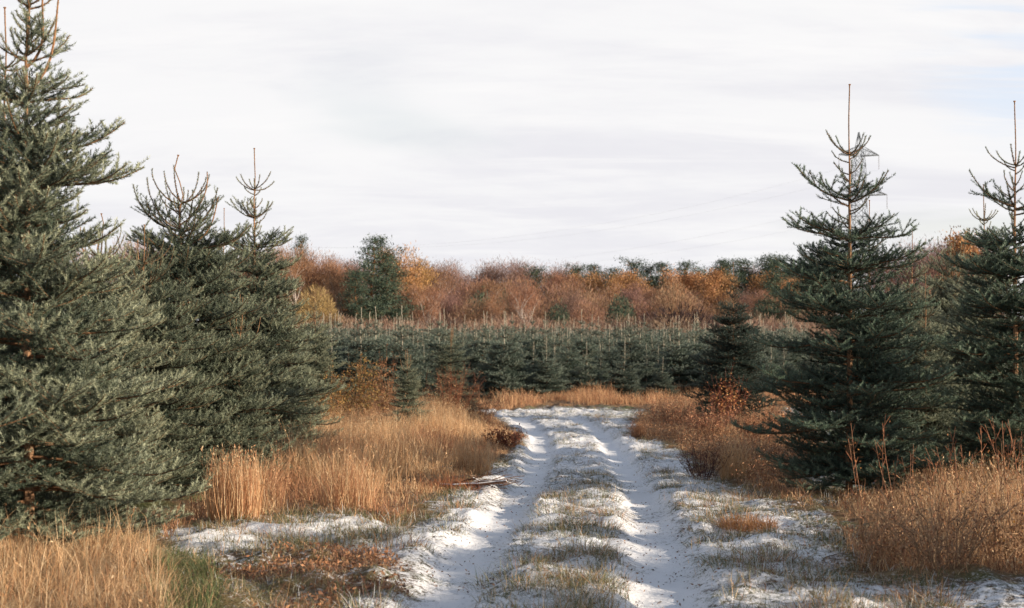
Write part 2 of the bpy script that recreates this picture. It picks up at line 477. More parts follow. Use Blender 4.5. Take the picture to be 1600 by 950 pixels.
# ------------------------------------------------------------------ the plantation
rng = RS(21)
PL = []
for i in range(4):
    Hh = 2.5
    PL.append(spruce('plantation_spruce', RS(40 + i), Hh, [(0, .8), (.12, 1.0), (.3, .88), (.5, .54), (.65, .3), (.8, .14)], per_seg=18, nlen=.034, nw=.014, fill=14,
                     leader=[.5, .4, .6, .45][i], gap=.3, per=7, inter=6, step=.11, sub=True, seglen=.12, bend=1.0, skirt=.08,
                     dark=(.022, .052, .036), pale=(.23, .28, .215), frost=.8, wood_tint=(.46, .40, .31)))
for k, (x, yy, h_, rz) in enumerate([(4.7, 8.6, 2.2, 0), (4.3, 6.9, 2.1, 1), (5.9, 6.3, 2.6, 2), (4.0, 5.0, 2.2, 3), (6.4, 8.4, 2.7, 4), (5.4, 4.2, 2.6, 5), (7.3, 5.2, 2.8, .6), (5.6, 10.4, 2.0, 1.5)]):  # unseen young spruces, added to throw shade over the near ruts
    o = copy_tree(A if k % 2 else T1); put(o, x, yy, rz, h_ / 4.95); o.scale.x *= 1.15; o.scale.y *= 1.15
    tag(o, 'young spruce added beside the near ruts just outside the view to shade them', 'spruce tree', 'young spruces added to shade the near ruts')
spots = []
y = 50.5; row = 0
while y < 215:
    w0, w1 = xat(455, y) - .3, xat(1255, y) + .3
    xs = np.arange(w0, w1, 1.6) + rng.uniform(-.5, .5)
    for x in xs:
        yy = y + rng.normal(0, .35); xx = x + rng.normal(0, .25)
        if rng.rand() > .14: spots.append((xx, yy, row))
    y += 1.45 if row < 30 else 1.8
    row += 1
used = [False] * 4
count = 0; far = []; frow = []
for (x, yy, row) in spots:
    px = 800 + x / yy * F
    if row < 26 and count < 292:
        i = rng.randint(4)
        o = copy_tree(PL[i]) if used[i] else PL[i]
        used[i] = True
        sc = rng.uniform(.74, 1.32) * (1.0 if row else rng.choice([.7, 1.0, 1.05]))
        put(o, x, yy, rng.rand() * 6.28, sc)
        o.rotation_euler.x = rng.normal(0, .02)
        if row == 0: where = None; frow.append(o)
        elif row < 6: where = 'young spruce with a pale bare leader, one or two rows behind the plantation front'
        else: where = 'young spruce deep in the plantation rows, only its tip showing'
        tag(o, where, 'spruce tree', 'young spruces in the plantation rows')
        count += 1
    else:
        far.append((x, yy))
# far rows: one mass
s_segs = []; fs = Soup()
for (x, yy) in far:
    z0 = float(zbase(yy)); H = 2.5 * rng.uniform(.82, 1.15); ld = rng.uniform(.45, .7)
    fs.tube([(x, yy, z0), (x, yy, z0 + H)], [.011, .008], np.array((.42, .38, .31)), 3)
    for z in np.arange(.9, H - ld, .22):
        R = .75 * (1 - z / (H + .1)) ** .8 + .06
        for j in range(6):
            a = rng.rand() * 6.28; e = .25 + .3 * z / H
            L = R * rng.uniform(.7, 1.1)
            s_segs.append((x, yy, z0 + z, x + L * math.cos(a), yy + L * math.sin(a), z0 + z + L * e, .5 + .3 * rng.rand(), 3.2))
V, T, C = needle_mesh(rng, s_segs, 14, .026, .04, (.03, .06, .042), (.21, .26, .2), .7)
nv = len(V)
Vw = np.vstack(fs.V); Tw = np.vstack(fs.T); Cw = np.vstack(fs.C)
o = build('plantation_spruces', np.vstack([V, Vw]), np.vstack([T, Tw + nv]), np.vstack([C, Cw]), (M_NEEDLE, M_WOOD), np.r_[np.zeros(len(T), int), np.ones(len(Tw), int)])
tag(o, 'distant mass of young spruce tips filling the back of the plantation', 'spruce trees', None, 'stuff')
ORD = 'first second third fourth fifth sixth seventh eighth ninth tenth eleventh twelfth thirteenth fourteenth fifteenth sixteenth seventeenth eighteenth nineteenth twentieth'.split()
xd = xat(1146, 50.5)
for side, lst in (('toward the pylon', sorted([o for o in frow if o.location.x >= xd], key=lambda o: o.location.x)), ('along the grass strip', sorted([o for o in frow if o.location.x < xd], key=lambda o: -o.location.x))):
    for k, o in enumerate(lst): o['label'] = f'{ORD[k]} plantation front-row spruce counted from the lone dark spruce {side}'
print('plantation', count, 'far', len(far))

# ------------------------------------------------------------------ flecks (leaves, fine twigs)
def flecks(rng, P, size, aspect, cols, updir=0.0, jitter=.25, dirs=None):
    """one thin kite per point"""
    n = len(P)
    d = rng.normal(0, 1, (n, 3)) if dirs is None else np.asarray(dirs) + rng.normal(0, .35, (n, 3))
    d[:, 2] += updir; d = unit(d)
    s = unit(np.cross(d, rng.normal(0, 1, (n, 3))))
    L = size * rng.uniform(.6, 1.35, n)[:, None]; w = L / aspect
    v0 = P; v1 = P + d * L * .5 + s * w * .5; v2 = P + d * L; v3 = P + d * L * .5 - s * w * .5
    V = np.stack([v0, v1, v2, v3], 1).reshape(-1, 3)
    i = np.arange(n) * 4
    T = np.stack([np.stack([i, i + 1, i + 2], 1), np.stack([i, i + 2, i + 3], 1)], 1).reshape(-1, 3)
    cols = np.asarray(cols, float)
    c = cols[rng.randint(len(cols), size=n)] * rng.uniform(1 - jitter, 1 + jitter, (n, 1))
    return V, T, np.repeat(c, 4, axis=0)

# ------------------------------------------------------------------ woodland trees
def limbs(rng, H, trunk_frac, spread, r0, c, levels=3, kids=4, upb=.5, clear=.25):
    """recursive limbs; returns soup and tips"""
    s = Soup(); tips = []
    def rec(p, d, L, r, lv):
        n = 5; pts = [p]
        for i in range(n):
            d = unit(d + rng.normal(0, .10, 3) + np.array([0, 0, .05 * upb]))
            pts.append(pts[-1] + d * L / n)
        s.tube(pts, np.linspace(r, r * .45, n + 1), c * rng.uniform(.85, 1.15), 6 if lv == 0 else 4, cap=False)
        if lv >= levels:
            tips.append((pts[-1], d)); tips.append((pts[3], d)); return
        nk = kids + (3 if lv == 0 else 0)
        for k in range(nk):
            t = clear + (1 - clear) * (k + rng.rand()) / nk if lv == 0 else .3 + .7 * (k + rng.rand()) / nk
            j = min(n - 1, int(t * n)); q = pts[j] + (pts[j + 1] - pts[j]) * (t * n - j)
            a = rng.rand() * 6.28
            nd = unit(d * (1 - spread) + spread * np.array([math.cos(a), math.sin(a), upb]))
            rec(q, nd, L * rng.uniform(.42, .62) * (1.1 - .35 * t), r * .5 * (1.1 - .5 * t), lv + 1)
        tips.append((pts[-1], d))
    rec(np.zeros(3), np.array([0, 0, 1.]), H * trunk_frac, r0, 0)
    return s, tips

def broad(name, seed, H, spread, cols, nfleck, size, aspect, clump, bark, updir=.3, trunk_frac=.8, levels=3, kids=4, clear=.3, upb=.6, kcol=.2):
    rng = RS(seed); root = empty(name)
    s, tips = limbs(rng, H, trunk_frac, spread, H * .014, np.array(bark), levels, kids, upb, clear)
    top = max(t[0][2] for t in tips)
    s.V = [v * (H * .97 / top) for v in s.V]
    s.build('trunk', (M_WOOD,), root)
    tp = np.array([t[0] for t in tips]) * (H * .97 / top); td = np.array([t[1] for t in tips])
    k = rng.randint(len(tp), size=nfleck)
    P = tp[k] + rng.normal(0, clump, (nfleck, 3)) * np.array([1, 1, .8])
    shade = 1 + kcol * rng.normal(0, 1, len(tp))
    V, T, C = flecks(rng, P, size, aspect, cols, updir, dirs=td[k])
    C = C * np.clip(np.repeat(shade[k], 4), .5, 1.6)[:, None]
    build('crown', V, T, C, (M_LEAF,), None, root)
    root['h'] = H
    return root

def pine(name, seed, H, cols, clear=.35, wide=.22):
    rng = RS(seed); root = empty(name); s = Soup()
    bend = np.cumsum(rng.normal(0, .12, 12)); tz = np.linspace(0, H * .95, 12)
    ax = np.stack([bend, np.cumsum(rng.normal(0, .12, 12)), tz], 1)
    cb = np.where((tz > H * .45)[:, None], np.array((.36, .17, .08)), np.array((.17, .12, .09)))
    s.tube(ax, np.linspace(H * .018, .04, 12), cb, 6)
    P = []; 
    for z in np.linspace(clear * H, H * .97, 13):
        for j in range(3):
            a = rng.rand() * 6.28; u = (z / H - clear) / (1 - clear)
            R = H * wide * (1.05 - .75 * u ** 1.8) * rng.uniform(.45, 1.15)
            p0 = np.array([np.interp(z, tz, ax[:, 0]), np.interp(z, tz, ax[:, 1]), z])
            p1 = p0 + np.array([math.cos(a) * R, math.sin(a) * R, R * rng.uniform(.0, .6)])
            s.tube([p0, (p0 + p1) / 2 + [0, 0, -.1], p1], [.07, .05, .03], np.array((.25, .13, .07)), 4, cap=False)
            for q in np.linspace(.45, 1, max(2, int(R / .5))):
                c = p0 + (p1 - p0) * q + rng.normal(0, .15, 3)
                m = 70
                P.append(c + rng.normal(0, 1, (m, 3)) * np.array([.48, .48, .24]))
    s.build('trunk', (M_WOOD,), root)
    P = np.vstack(P)
    V, T, C = flecks(rng, P, .34, 4.5, cols, .5)
    build('crown', V, T, C, (M_LEAF,), None, root); root['h'] = H
    return root

def dome(name, seed, H, R, cols, n, size, aspect, bark, droop=0.0, updir=.6):
    """rounded crown of fine shoots radiating from limbs"""
    rng = RS(seed); root = empty(name); s = Soup(); P = []; D = []
    for k in range(16):
        a = rng.rand() * 6.28; e = rng.uniform(.25, 1.5)
        d = np.array([math.cos(a) * math.cos(e), math.sin(a) * math.cos(e), math.sin(e)])
        q = np.array([d[0] * R * .75, d[1] * R * .75, H * .15 + d[2] * H * .72])
        s.tube([(0, 0, 0), q * np.array([.35, .35, .5]), q], [.12, .07, .03], np.array(bark), 4, cap=False)
    m = n
    v = unit(rng.normal(0, 1, (m, 3))); v[:, 2] = np.abs(v[:, 2])
    rr = rng.uniform(.35, 1, m) ** .5
    lob = .75 + .5 * fbm(np.arctan2(v[:, 1], v[:, 0]) * 1.3 + seed * 3, v[:, 2] * 2.5 + 5, 1.2, 3)
    P = v * (rr * lob)[:, None] * np.array([R, R, H * .82]) + np.array([0, 0, H * .08])
    D = v.copy(); D[:, 2] += updir - droop * 2
    s.build('trunk', (M_WOOD,), root)
    V, T, C = flecks(rng, P, size, aspect, cols, 0, dirs=D)
    C = C * np.repeat(.75 + .6 * fbm(P[:, 0] + P[:, 1] * .7 + 9, P[:, 2], .8, 2), 4)[:, None]
    build('crown', V, T, C, (M_LEAF,), None, root); root['h'] = H
    return root

RUST = [(.34, .18, .10), (.29, .155, .09), (.38, .21, .12), (.26, .15, .10)]
PURP = [(.27, .16, .13), (.24, .15, .125), (.31, .185, .145)]
ORNG = [(.42, .22, .095), (.36, .19, .09), (.46, .26, .11), (.33, .18, .10)]
GOLD = [(.37, .27, .11), (.33, .24, .11), (.40, .29, .13)]
TAN = [(.36, .25, .15), (.33, .21, .13), (.29, .21, .13)]
PINE = [(.065, .095, .07), (.085, .115, .078), (.045, .07, .055), (.11, .135, .085)]
WHITE = (.55, .47, .42)
K = {
 'birch': [broad('birch_tree', 60 + i, 11, .42, RUST, 6500, .40, 14, .5, WHITE, .5, kids=5, clear=.35) for i in range(3)],
 'alder': [broad('leafless_tree', 70 + i, 10, .5, PURP, 6500, .40, 13, .55, (.2, .14, .1), .4, kids=5, clear=.22) for i in range(3)],
 'oak': [broad('oak_tree', 80 + i, 10, .55, ORNG, 6000, .24, 2.0, .55, (.16, .11, .08), 0, kids=4, clear=.25, kcol=.28) for i in range(3)],
 'goldbirch': [broad('birch_tree', 90 + i, 11, .36, [(.48, .28, .11), (.43, .24, .10), (.38, .22, .12)], 6000, .28, 4, .5, WHITE, .3, kids=5, clear=.3) for i in range(2)],
 'pine': [pine('pine_tree', 100 + i, 12, PINE, [.28, .38, .22][i], [.2, .2, .24][i]) for i in range(3)],
 'rust': [dome('rounded_shrub_tree', 110 + i, 7, 3.2, RUST + PURP + TAN[:1], 8000, .36, 11, (.22, .14, .09)) for i in range(2)],
 'tan': [dome('rounded_shrub_tree', 115 + i, 6, 2.8, TAN + RUST[:1], 8000, .34, 11, (.25, .17, .11)) for i in range(2)],
 'willow': [dome('willow_tree', 120, 7, 2.6, GOLD, 8000, .42, 11, (.25, .18, .09), .35)],
 'scrub': [dome('scrub_bush', 125 + i, 3, 2.4, [(.33, .21, .15), (.27, .18, .14), (.37, .25, .17)], 3000, .34, 12, (.2, .13, .1)) for i in range(2)],
 'dark': [dome('dark_bush', 128, 3, 2.6, [(.07, .045, .045), (.09, .055, .05)], 2600, .4, 8, (.1, .07, .06))],
 'conifer': [dome('bushy_conifer', 129, 7, 2.7, PINE, 4600, .3, 3, (.2, .12, .08))],
}
first = {}
TXT = {'birch': ('russet birch with pale trunk', 'birch tree'), 'alder': ('purple-brown leafless tree', 'tree'), 'oak': ('bright orange oak', 'oak tree'),
       'goldbirch': ('golden white-stemmed birch', 'birch tree'), 'pine': ('clumpy dark green pine', 'pine tree'), 'rust': ('rounded rust-brown tree', 'tree'),
       'tan': ('rounded tan-brown tree', 'tree'), 'willow': ('dome-shaped yellow willow', 'willow tree'), 'scrub': ('low pinkish scrub bush', 'bush'),
       'dark': ('nearly black low bush', 'bush'), 'conifer': ('bushy green conifer', 'conifer')}
GRP = {'birch': 'russet birches in the woodland', 'alder': 'purple-brown leafless trees in the woodland', 'oak': 'orange oaks in the woodland', 'goldbirch': 'golden birches in the woodland',
       'pine': 'pines in the woodland', 'rust': 'rust-brown rounded trees in the woodland', 'tan': 'tan rounded trees in the woodland', 'willow': 'yellow willows in the woodland',
       'scrub': 'scrub bushes along the woodland edge', 'dark': 'dark bushes along the woodland edge', 'conifer': 'bushy conifers in the woodland'}
rng = RS(33)
def wood(kind, px, top, d, wide=1.0, label=None):
    i = rng.randint(len(K[kind])); src = K[kind][i]
    if (kind, i) in first: o = copy_tree(src)
    else: o = src; first[(kind, i)] = 1
    z0 = float(zbase(d)); H = EYE - z0 + (HOR - top) * d / F
    s = H / src['h']
    o.location = (xat(px, d), d, z0 - .1); o.scale = (s * wide, s * wide, s); o.rotation_euler = (0, 0, rng.rand() * 6.28)
    if label is None:
        z = ('seen through the trackside spruces' if px < 420 else 'near the yellow willow' if px < 540 else 'near the tallest pine' if px < 700 else 'around the pale forked tree' if px < 890
             else 'around the bushy conifer' if px < 1050 else 'around the lone dark spruce' if px < 1260 else 'beside the pylon spruce')
        rank = 'back' if d > 205 else 'front' if d < 161 else 'middle'
        label = f"{TXT[kind][0]} in the woodland's {rank} rank {z}"
    tag(o, label, TXT[kind][1], GRP[kind])
    return o
# distinctive ones
wood('pine', 580, 374, 146, 1.15, 'tallest dark pine of the woodland, rising left of the golden birch')
wood('pine', 606, 392, 147, 1.05, 'second dark pine close behind the tallest one')
wood('pine', 556, 425, 143, 1.1, 'lower spreading pine at the left foot of the tallest pine')
wood('goldbirch', 632, 384, 165, 1.1, 'tall golden birch with white stems right beside the tallest pine')
wood('goldbirch', 655, 402, 168, 1.0, 'golden birch second to the right of the tallest pine')
wood('willow', 494, 436, 140, 1.15, 'dome-shaped yellow willow left of the pines, above the plantation')
wood('willow', 450, 450, 152, .9, 'yellowish willow half behind the slender left-hand spruce')
wood('pine', 470, 372, 215, .55, 'small pine tip poking above the russet birches on the left')
wood('birch', 825, 428, 142, .9, 'bare tree with a pale forked trunk above the middle of the plantation')
wood('conifer', 970, 452, 150, .85, 'rounded bushy green conifer in front of the orange oaks')
wood('conifer', 873, 466, 148, .8, 'small greyish green conifer right of the pale forked tree')
wood('dark', 1062, 474, 140, 1.2, 'nearly black low bush at the plantation edge left of the lone dark spruce')
wood('oak', 1112, 420, 168, .8, 'bright orange oak left of the tip of the lone dark spruce')
wood('tan', 1050, 424, 160, .8, 'yellowish brown rounded tree between the orange oaks')
wood('pine', 1222, 402, 150, 1.0, 'pine with an outstretched branch beside the spruce in front of the pylon')
# russet birches, left part
for px, top, d in ((180, 372, 170), (215, 380, 165), (250, 384, 172), (120, 380, 175), (300, 392, 168), (345, 395, 168), (390, 388, 170), (418, 384, 168), (440, 380, 172), (462, 384, 166), (490, 392, 170), (512, 398, 174),
                   (535, 404, 168), (650, 410, 180), (675, 415, 172), (425, 420, 155), (520, 430, 150), (545, 440, 152), (505, 445, 156), (640, 440, 152), (668, 442, 150)):
    wood('birch', px, top + rng.uniform(-3, 3), d, 1.15)
# purple-brown skyline behind
for px in (*range(330, 860, 24), *range(870, 1330, 26)): wood('alder', px + rng.uniform(-8, 8), rng.uniform(405, 417) + (9 if px > 860 else 0), 235 + rng.uniform(-6, 6), 1.15)
for px in range(1385, 1560, 22): wood('alder', px + rng.uniform(-6, 6), np.interp(px, [1385, 1440, 1500, 1560], [400, 390, 372, 366]) + rng.uniform(-4, 4), 190 + rng.uniform(-10, 10), 1.3)
# rounded rust masses in the middle
for px, top, d in ((690, 432, 178), (715, 425, 185), (740, 430, 180), (765, 436, 176), (790, 428, 190), (812, 432, 184), (850, 426, 180), (872, 424, 184), (895, 432, 176), (915, 446, 170), (700, 455, 160), (735, 458, 158), (768, 460, 157), (800, 458, 160),
                   (840, 456, 158), (885, 455, 158), (920, 462, 156), (945, 458, 160), (1005, 455, 160), (1020, 448, 168), (1085, 452, 160), (1140, 452, 165), (1165, 448, 165), (1195, 450, 160), (1230, 450, 162), (1010, 440, 175), (950, 440, 178), (1262, 440, 165), (590, 455, 150), (615, 460, 150)):
    wood(rng.choice(['rust', 'tan', 'birch', 'alder'], p=[.42, .24, .22, .12]), px, top + rng.uniform(-4, 4), d, 1.15)
# pines and oaks at the back right
for px in (838, 905, 930, 958, 985, 1015, 1035, 1068, 1090, 1125, 1148, 1170, 1196, 1215, 1245, 1268, 1290, 1310):
    wood('pine', px + rng.uniform(-5, 5), rng.uniform(405, 422) - (5 if px > 1120 else 0), 222 + rng.uniform(-9, 9), 1.15)
for px, top, d in ((905, 428, 200), (938, 424, 198), (962, 428, 196), (985, 422, 200), (1000, 432, 195), (1042, 420, 198), (1085, 428, 200), (1135, 430, 196), (1185, 428, 195), (1205, 436, 190), (1232, 430, 188), (1250, 436, 185)):
    wood('oak', px, top, d, .85)
wood('oak', 1512, 368, 175, .9, 'orange oak showing left of the spruce at the right edge')
for px, top, d in ((750, 446, 172), (790, 450, 170), (1200, 455, 158)): wood('conifer', px, top, d, .8)
for px in range(410, 1300, 30): wood('tan' if px % 4 else 'alder', px + rng.uniform(-8, 8), rng.uniform(452, 464), 192 + rng.uniform(-6, 6), 1.5)
wood('rust', 640, 452, 158, 1.1); wood('rust', 655, 458, 152, 1.1)
# low scrub along the edge
for px in range(400, 1480, 26): wood('scrub', px + rng.uniform(-7, 7), rng.uniform(484, 500), 142 + rng.uniform(-5, 9), 1.3)
for px in range(1400, 1560, 30): wood('rust', px, rng.uniform(430, 450), 160, 1.2)

for kind in K:                                           # drop prototypes no spot asked for
    for i, src in enumerate(K[kind]):
        if (kind, i) not in first:
            for ch in list(src.children): bpy.data.objects.remove(ch)
            bpy.data.objects.remove(src)
# undergrowth between the trunks
n = 36000
P = np.stack([rng.uniform(-45, 62, n), rng.uniform(138, 245, n), np.zeros(n)], 1)
P[:, 2] = -.9 + rng.rand(n) ** 1.5 * 2.6
V, T, C = flecks(rng, P, .55, 12, RUST + PURP + TAN, .4)
o = build('undergrowth', V, T, C, (M_LEAF,)); tag(o, 'tangled brown undergrowth between the woodland trunks', 'undergrowth', None, 'stuff')

# ------------------------------------------------------------------ ground
def axis_steps(segs):
    out = []
    for a, b_, h in segs: out.append(np.arange(a, b_, h))
    return np.concatenate(out)
ys = axis_steps([(-40, 0, 2.0), (0, 6, .25), (6, 7.6, .06), (7.6, 16, .030), (16, 24, .05), (24, 46, .11), (46, 60, .6), (60, 250, 6), (250, 1500, 60)])
xs = axis_steps([(-900, -60, 60), (-60, -12, 3), (-12, -4.2, .25), (-4.2, 5.2, .034), (5.2, 14, .25), (14, 60, 3), (60, 901, 60)])
X, Y = np.meshgrid(xs, ys)
Z = ground_z(X, Y)
nx, ny = len(xs), len(ys)
ii = (np.arange(ny - 1)[:, None] * nx + np.arange(nx - 1)[None]).ravel()
Q = np.stack([ii, ii + 1, ii + nx + 1, ii + nx], 1)
x, y = X.ravel(), Y.ravel()
u = np.abs(track_u(x, y)); jit = (fbm(x, y, 1.3, 3) - .5)
snow = .515 - .12 * smooth(1.4, 3, u) + jit * .35
fade = 1 - smooth(TEND - 2, TEND + 2, y)
snow = np.maximum(snow, fade * np.exp(-((np.abs(track_u(x, y) + jit * .25) - GAUGE) / .3) ** 4) * (.66 + .5 * jit))
dry = np.zeros_like(x)
for P_, w in ((P_LEFT, .5), (P_FRONT, .4), (P_RIGHT, .5), (P_MID, .5), (P_FAR, .5)):
    dry = np.maximum(dry, smooth(-w * .7, w * .6, sdist(P_, x, y) + jit * .8))
dry = np.maximum(dry, .5 * smooth(-.4, .4, sdist(P_BROWN, x, y) + jit * 1.2))
grn = smooth(-.2, .3, sdist(P_GREEN, x, y) + jit * .5)
P_SNOW = gpoly([(262, 862), (290, 832), (420, 826), (545, 808), (600, 830), (560, 856), (420, 862)])
snow = snow * (1 - .93 * dry) * (1 - .6 * grn)
snow = np.maximum(snow, .9 * smooth(-.3, .3, sdist(P_SNOW, x, y) + jit * .8))
# under the plantation and beyond: mostly litter
snow = snow * (1 - .8 * smooth(42, 46, y)) * (1 - smooth(110, 130, y)) * (1 - .75 * smooth(3.2, 4.6, -track_u(x, y)) * smooth(11, 14, y))
for t in [o for o in bpy.data.objects if o.name.startswith('spruce_tree')]:
    rr = np.hypot(x - t.location.x, y - t.location.y)
    snow = snow * (1 - .85 * (1 - smooth(.35 * t.scale.x, 1.4 * t.scale.x, rr)))
C = np.stack([np.clip(snow, 0, 1), np.clip(dry, 0, 1), np.clip(grn, 0, 1), np.ones_like(x)], 1)
M_GROUND, nt, b = mat('snowy_ground')
a = N(nt, 'ShaderNodeAttribute', attribute_name='Col'); sep = N(nt, 'ShaderNodeSeparateColor'); nt.links.new(a.outputs['Color'], sep.inputs[0])
tc = N(nt, 'ShaderNodeTexCoord')
def noise(scale, detail=4, rough=.6, dist=0):
    n = N(nt, 'ShaderNodeTexNoise'); n.inputs['Scale'].default_value = scale; n.inputs['Detail'].default_value = detail; n.inputs['Roughness'].default_value = rough; n.inputs['Distortion'].default_value = dist
    nt.links.new(tc.outputs['Object'], n.inputs['Vector']); return n.outputs['Fac']
def math_(op, a_, b_=None, clamp=False):
    m = N(nt, 'ShaderNodeMath', operation=op, use_clamp=clamp)
    for i, v in enumerate((a_, b_)):
        if v is None: continue
        if isinstance(v, (int, float)): m.inputs[i].default_value = v
        else: nt.links.new(v, m.inputs[i])
    return m.outputs[0]
def mixc(f, a_, b_):
    m = N(nt, 'ShaderNodeMix', data_type='RGBA')
    for i, v in ((0, f), (6, a_), (7, b_)):
        if isinstance(v, tuple): m.inputs[i].default_value = (*v, 1)
        elif isinstance(v, (int, float)): m.inputs[i].default_value = v
        else: nt.links.new(v, m.inputs[i])
    return m.outputs[2]
def ramp(v, p0, p1):
    m = N(nt, 'ShaderNodeMapRange', interpolation_type='SMOOTHSTEP'); m.inputs['From Min'].default_value = p0; m.inputs['From Max'].default_value = p1
    nt.links.new(v, m.inputs['Value']); return m.outputs[0]
n1 = noise(14, 5, .65, .6); n2 = noise(45, 4, .6); n3 = noise(3.2, 3); n4 = noise(110, 3)
soil = mixc(ramp(n2, .35, .7), (.06, .042, .028), (.19, .115, .06))
litter = mixc(ramp(n1, .35, .65), (.15, .075, .035), (.36, .22, .11))
green = mixc(ramp(n2, .35, .65), (.05, .065, .022), (.17, .17, .075))
under = mixc(ramp(n3, .4, .6), soil, green)
under = mixc(sep.outputs[1], under, litter)
under = mixc(sep.outputs[2], under, green)
f = math_('ADD', sep.outputs[0], math_('MULTIPLY', math_('SUBTRACT', n1, .5), 1.0))
f = math_('ADD', f, math_('MULTIPLY', math_('SUBTRACT', n2, .5), .55))
f = math_('ADD', f, math_('MULTIPLY', math_('SUBTRACT', n4, .5), .45))
f = ramp(f, .28, .54)
snowc = mixc(ramp(n4, .3, .7), (.80, .80, .83), (.90, .90, .91))
colr = mixc(f, under, snowc)
nt.links.new(colr, b.inputs['Base Color'])
b.inputs['Roughness'].default_value = .75; b.inputs['Specular IOR Level'].default_value = .25
bp = N(nt, 'ShaderNodeBump'); bp.inputs['Strength'].default_value = .6; bp.inputs['Distance'].default_value = .03
hgt = math_('ADD', math_('MULTIPLY', n1, .7), math_('MULTIPLY', n2, .5)); hgt = math_('ADD', hgt, math_('MULTIPLY', f, .25))
nt.links.new(hgt, bp.inputs['Height']); nt.links.new(bp.outputs[0], b.inputs['Normal'])
g = build('ground', np.stack([x, y, Z.ravel()], 1), Q, C, (M_GROUND,), None, None, True)
g['kind'] = 'structure'

# ------------------------------------------------------------------ grass
def blades(rng, XY, h, lean, w, cols, nseg=3, az=None, heads=0.0, droop=.35, tipcol=None, z0=None):
    n = len(XY); h = np.broadcast_to(h, (n,)) * rng.uniform(.6, 1.2, n); lean = np.abs(rng.normal(lean, lean * .6, n))
    a = rng.rand(n) * 2 * PI if az is None else az + rng.normal(0, .5, n)
    d = np.stack([np.cos(a), np.sin(a), np.zeros(n)], 1)
    sa = a + PI / 2 + rng.normal(0, .9, n); sdir = np.stack([np.cos(sa), np.sin(sa), np.zeros(n)], 1)
    base = np.stack([XY[:, 0], XY[:, 1], (ground_z(XY[:, 0], XY[:, 1]) if z0 is None else z0) - .02], 1)
    cols = np.asarray(cols, float); c = cols[rng.randint(len(cols), size=n)] * rng.uniform(.75, 1.25, (n, 1))
    Vs = []; Cs = []
    up = np.array([0, 0, 1.])
    ks = rng.normal(0, .06, (n, 3)) * h[:, None]
    for i in range(nseg + 1):
        t = i / nseg
        p = base + d * (h * lean * t ** 1.7)[:, None] + up * (h * (t - droop * lean * t * t))[:, None] + ks * math.sin(t * 3.1)
        cc = c if tipcol is None else c * (1 - t ** 2) + np.asarray(tipcol) * t ** 2
        if i < nseg:
            ww = (w * (1 - t * .75) * .5)
            Vs += [p - sdir * ww, p + sdir * ww]; Cs += [cc, cc]
        else: Vs.append(p); Cs.append(cc)
    m = 2 * nseg + 1
    V = np.stack(Vs, 1).reshape(-1, 3); C = np.stack(Cs, 1).reshape(-1, 3)
    i0 = np.arange(n) * m; T = []
    for i in range(nseg - 1):
        T += [np.stack([i0 + 2 * i, i0 + 2 * i + 1, i0 + 2 * i + 3], 1), np.stack([i0 + 2 * i, i0 + 2 * i + 3, i0 + 2 * i + 2], 1)]
    k = 2 * (nseg - 1); T.append(np.stack([i0 + k, i0 + k + 1, i0 + k + 2], 1))
    T = np.vstack(T)
    if heads:
        pick = np.where(rng.rand(n) < heads)[0]
        tip = V.reshape(n, m, 3)[pick, m - 1]; pre = V.reshape(n, m, 3)[pick, m - 3]
        dd = unit(tip - pre)
        q = np.repeat(tip, 7, 0) - np.repeat(dd, 7, 0) * (rng.rand(len(pick) * 7, 1) * .13)
        V2, T2, C2 = flecks(rng, q, .028, 3.2, cols * 1.0, .2, dirs=np.repeat(dd, 7, 0))
        T = np.vstack([T, T2 + len(V)]); V = np.vstack([V, V2]); C = np.vstack([C, C2])
    return V, T, C
def stack(parts):
    Vs, Ts, Cs, n = [], [], [], 0
    for V, T, C in parts: Vs.append(V); Ts.append(T + n); Cs.append(C); n += len(V)
    return np.vstack(Vs), np.vstack(Ts), np.vstack(Cs)

STRAW = [(.67, .45, .25), (.60, .37, .20), (.74, .56, .35), (.50, .27, .13)]
RUSTG = [(.49, .25, .13), (.42, .20, .105), (.57, .33, .18), (.31, .155, .09)]
BLOND = [(.66, .46, .27), (.60, .39, .21), (.52, .31, .16), (.70, .53, .34)]
BROWN = [(.24, .12, .07), (.19, .095, .06), (.30, .17, .09), (.14, .075, .05)]
OLIVE = [(.11, .125, .05), (.17, .17, .08), (.075, .095, .036), (.28, .23, .11), (.16, .10, .05)]
FROST = [(.72, .73, .72), (.6, .6, .56), (.45, .44, .36)]
rng = RS(51)

def clumped(P, n, s=.9, thr=.36):
    q = sample_poly(rng, P, n)
    keep = fbm(q[:, 0] + 5, q[:, 1] * .8 + 40, s, 3) > thr + rng.normal(0, .05, len(q))
    return q[keep]
parts = []
q0 = sample_poly(rng, P_LEFT, int(area(P_LEFT) * 700)); nn = fbm(q0[:, 0] + 5, q0[:, 1] * .8 + 40, 1.0, 3) * .6 + .4 * vnoise(q0[:, 0] * 3.1, q0[:, 1] * 2.2)
q = q0[nn > .45 + rng.normal(0, .06, len(q0))]
hh = .72 * (.3 + 1.2 * fbm(q[:, 0], q[:, 1], 1.3, 3)) * (.6 + .8 * vnoise(q[:, 0] * 5, q[:, 1] * 4))
cm = fbm(q[:, 0] + 80, q[:, 1], .7, 2)
edge = smooth(0, .6, sdist(P_LEFT, q[:, 0], q[:, 1])); hh = hh * (.4 + .6 * edge) * (.35 + .65 * smooth(1.2, 3.4, -track_u(q[:, 0], q[:, 1]))) * .92
m = cm > .44
parts.append(blades(rng, q[m], hh[m], .42, .006, STRAW, 3, None, .1))
parts.append(blades(rng, q[~m], hh[~m] * .85, .55, .006, RUSTG, 3, None, .1))
q2 = q0[rng.rand(len(q0)) < .3]
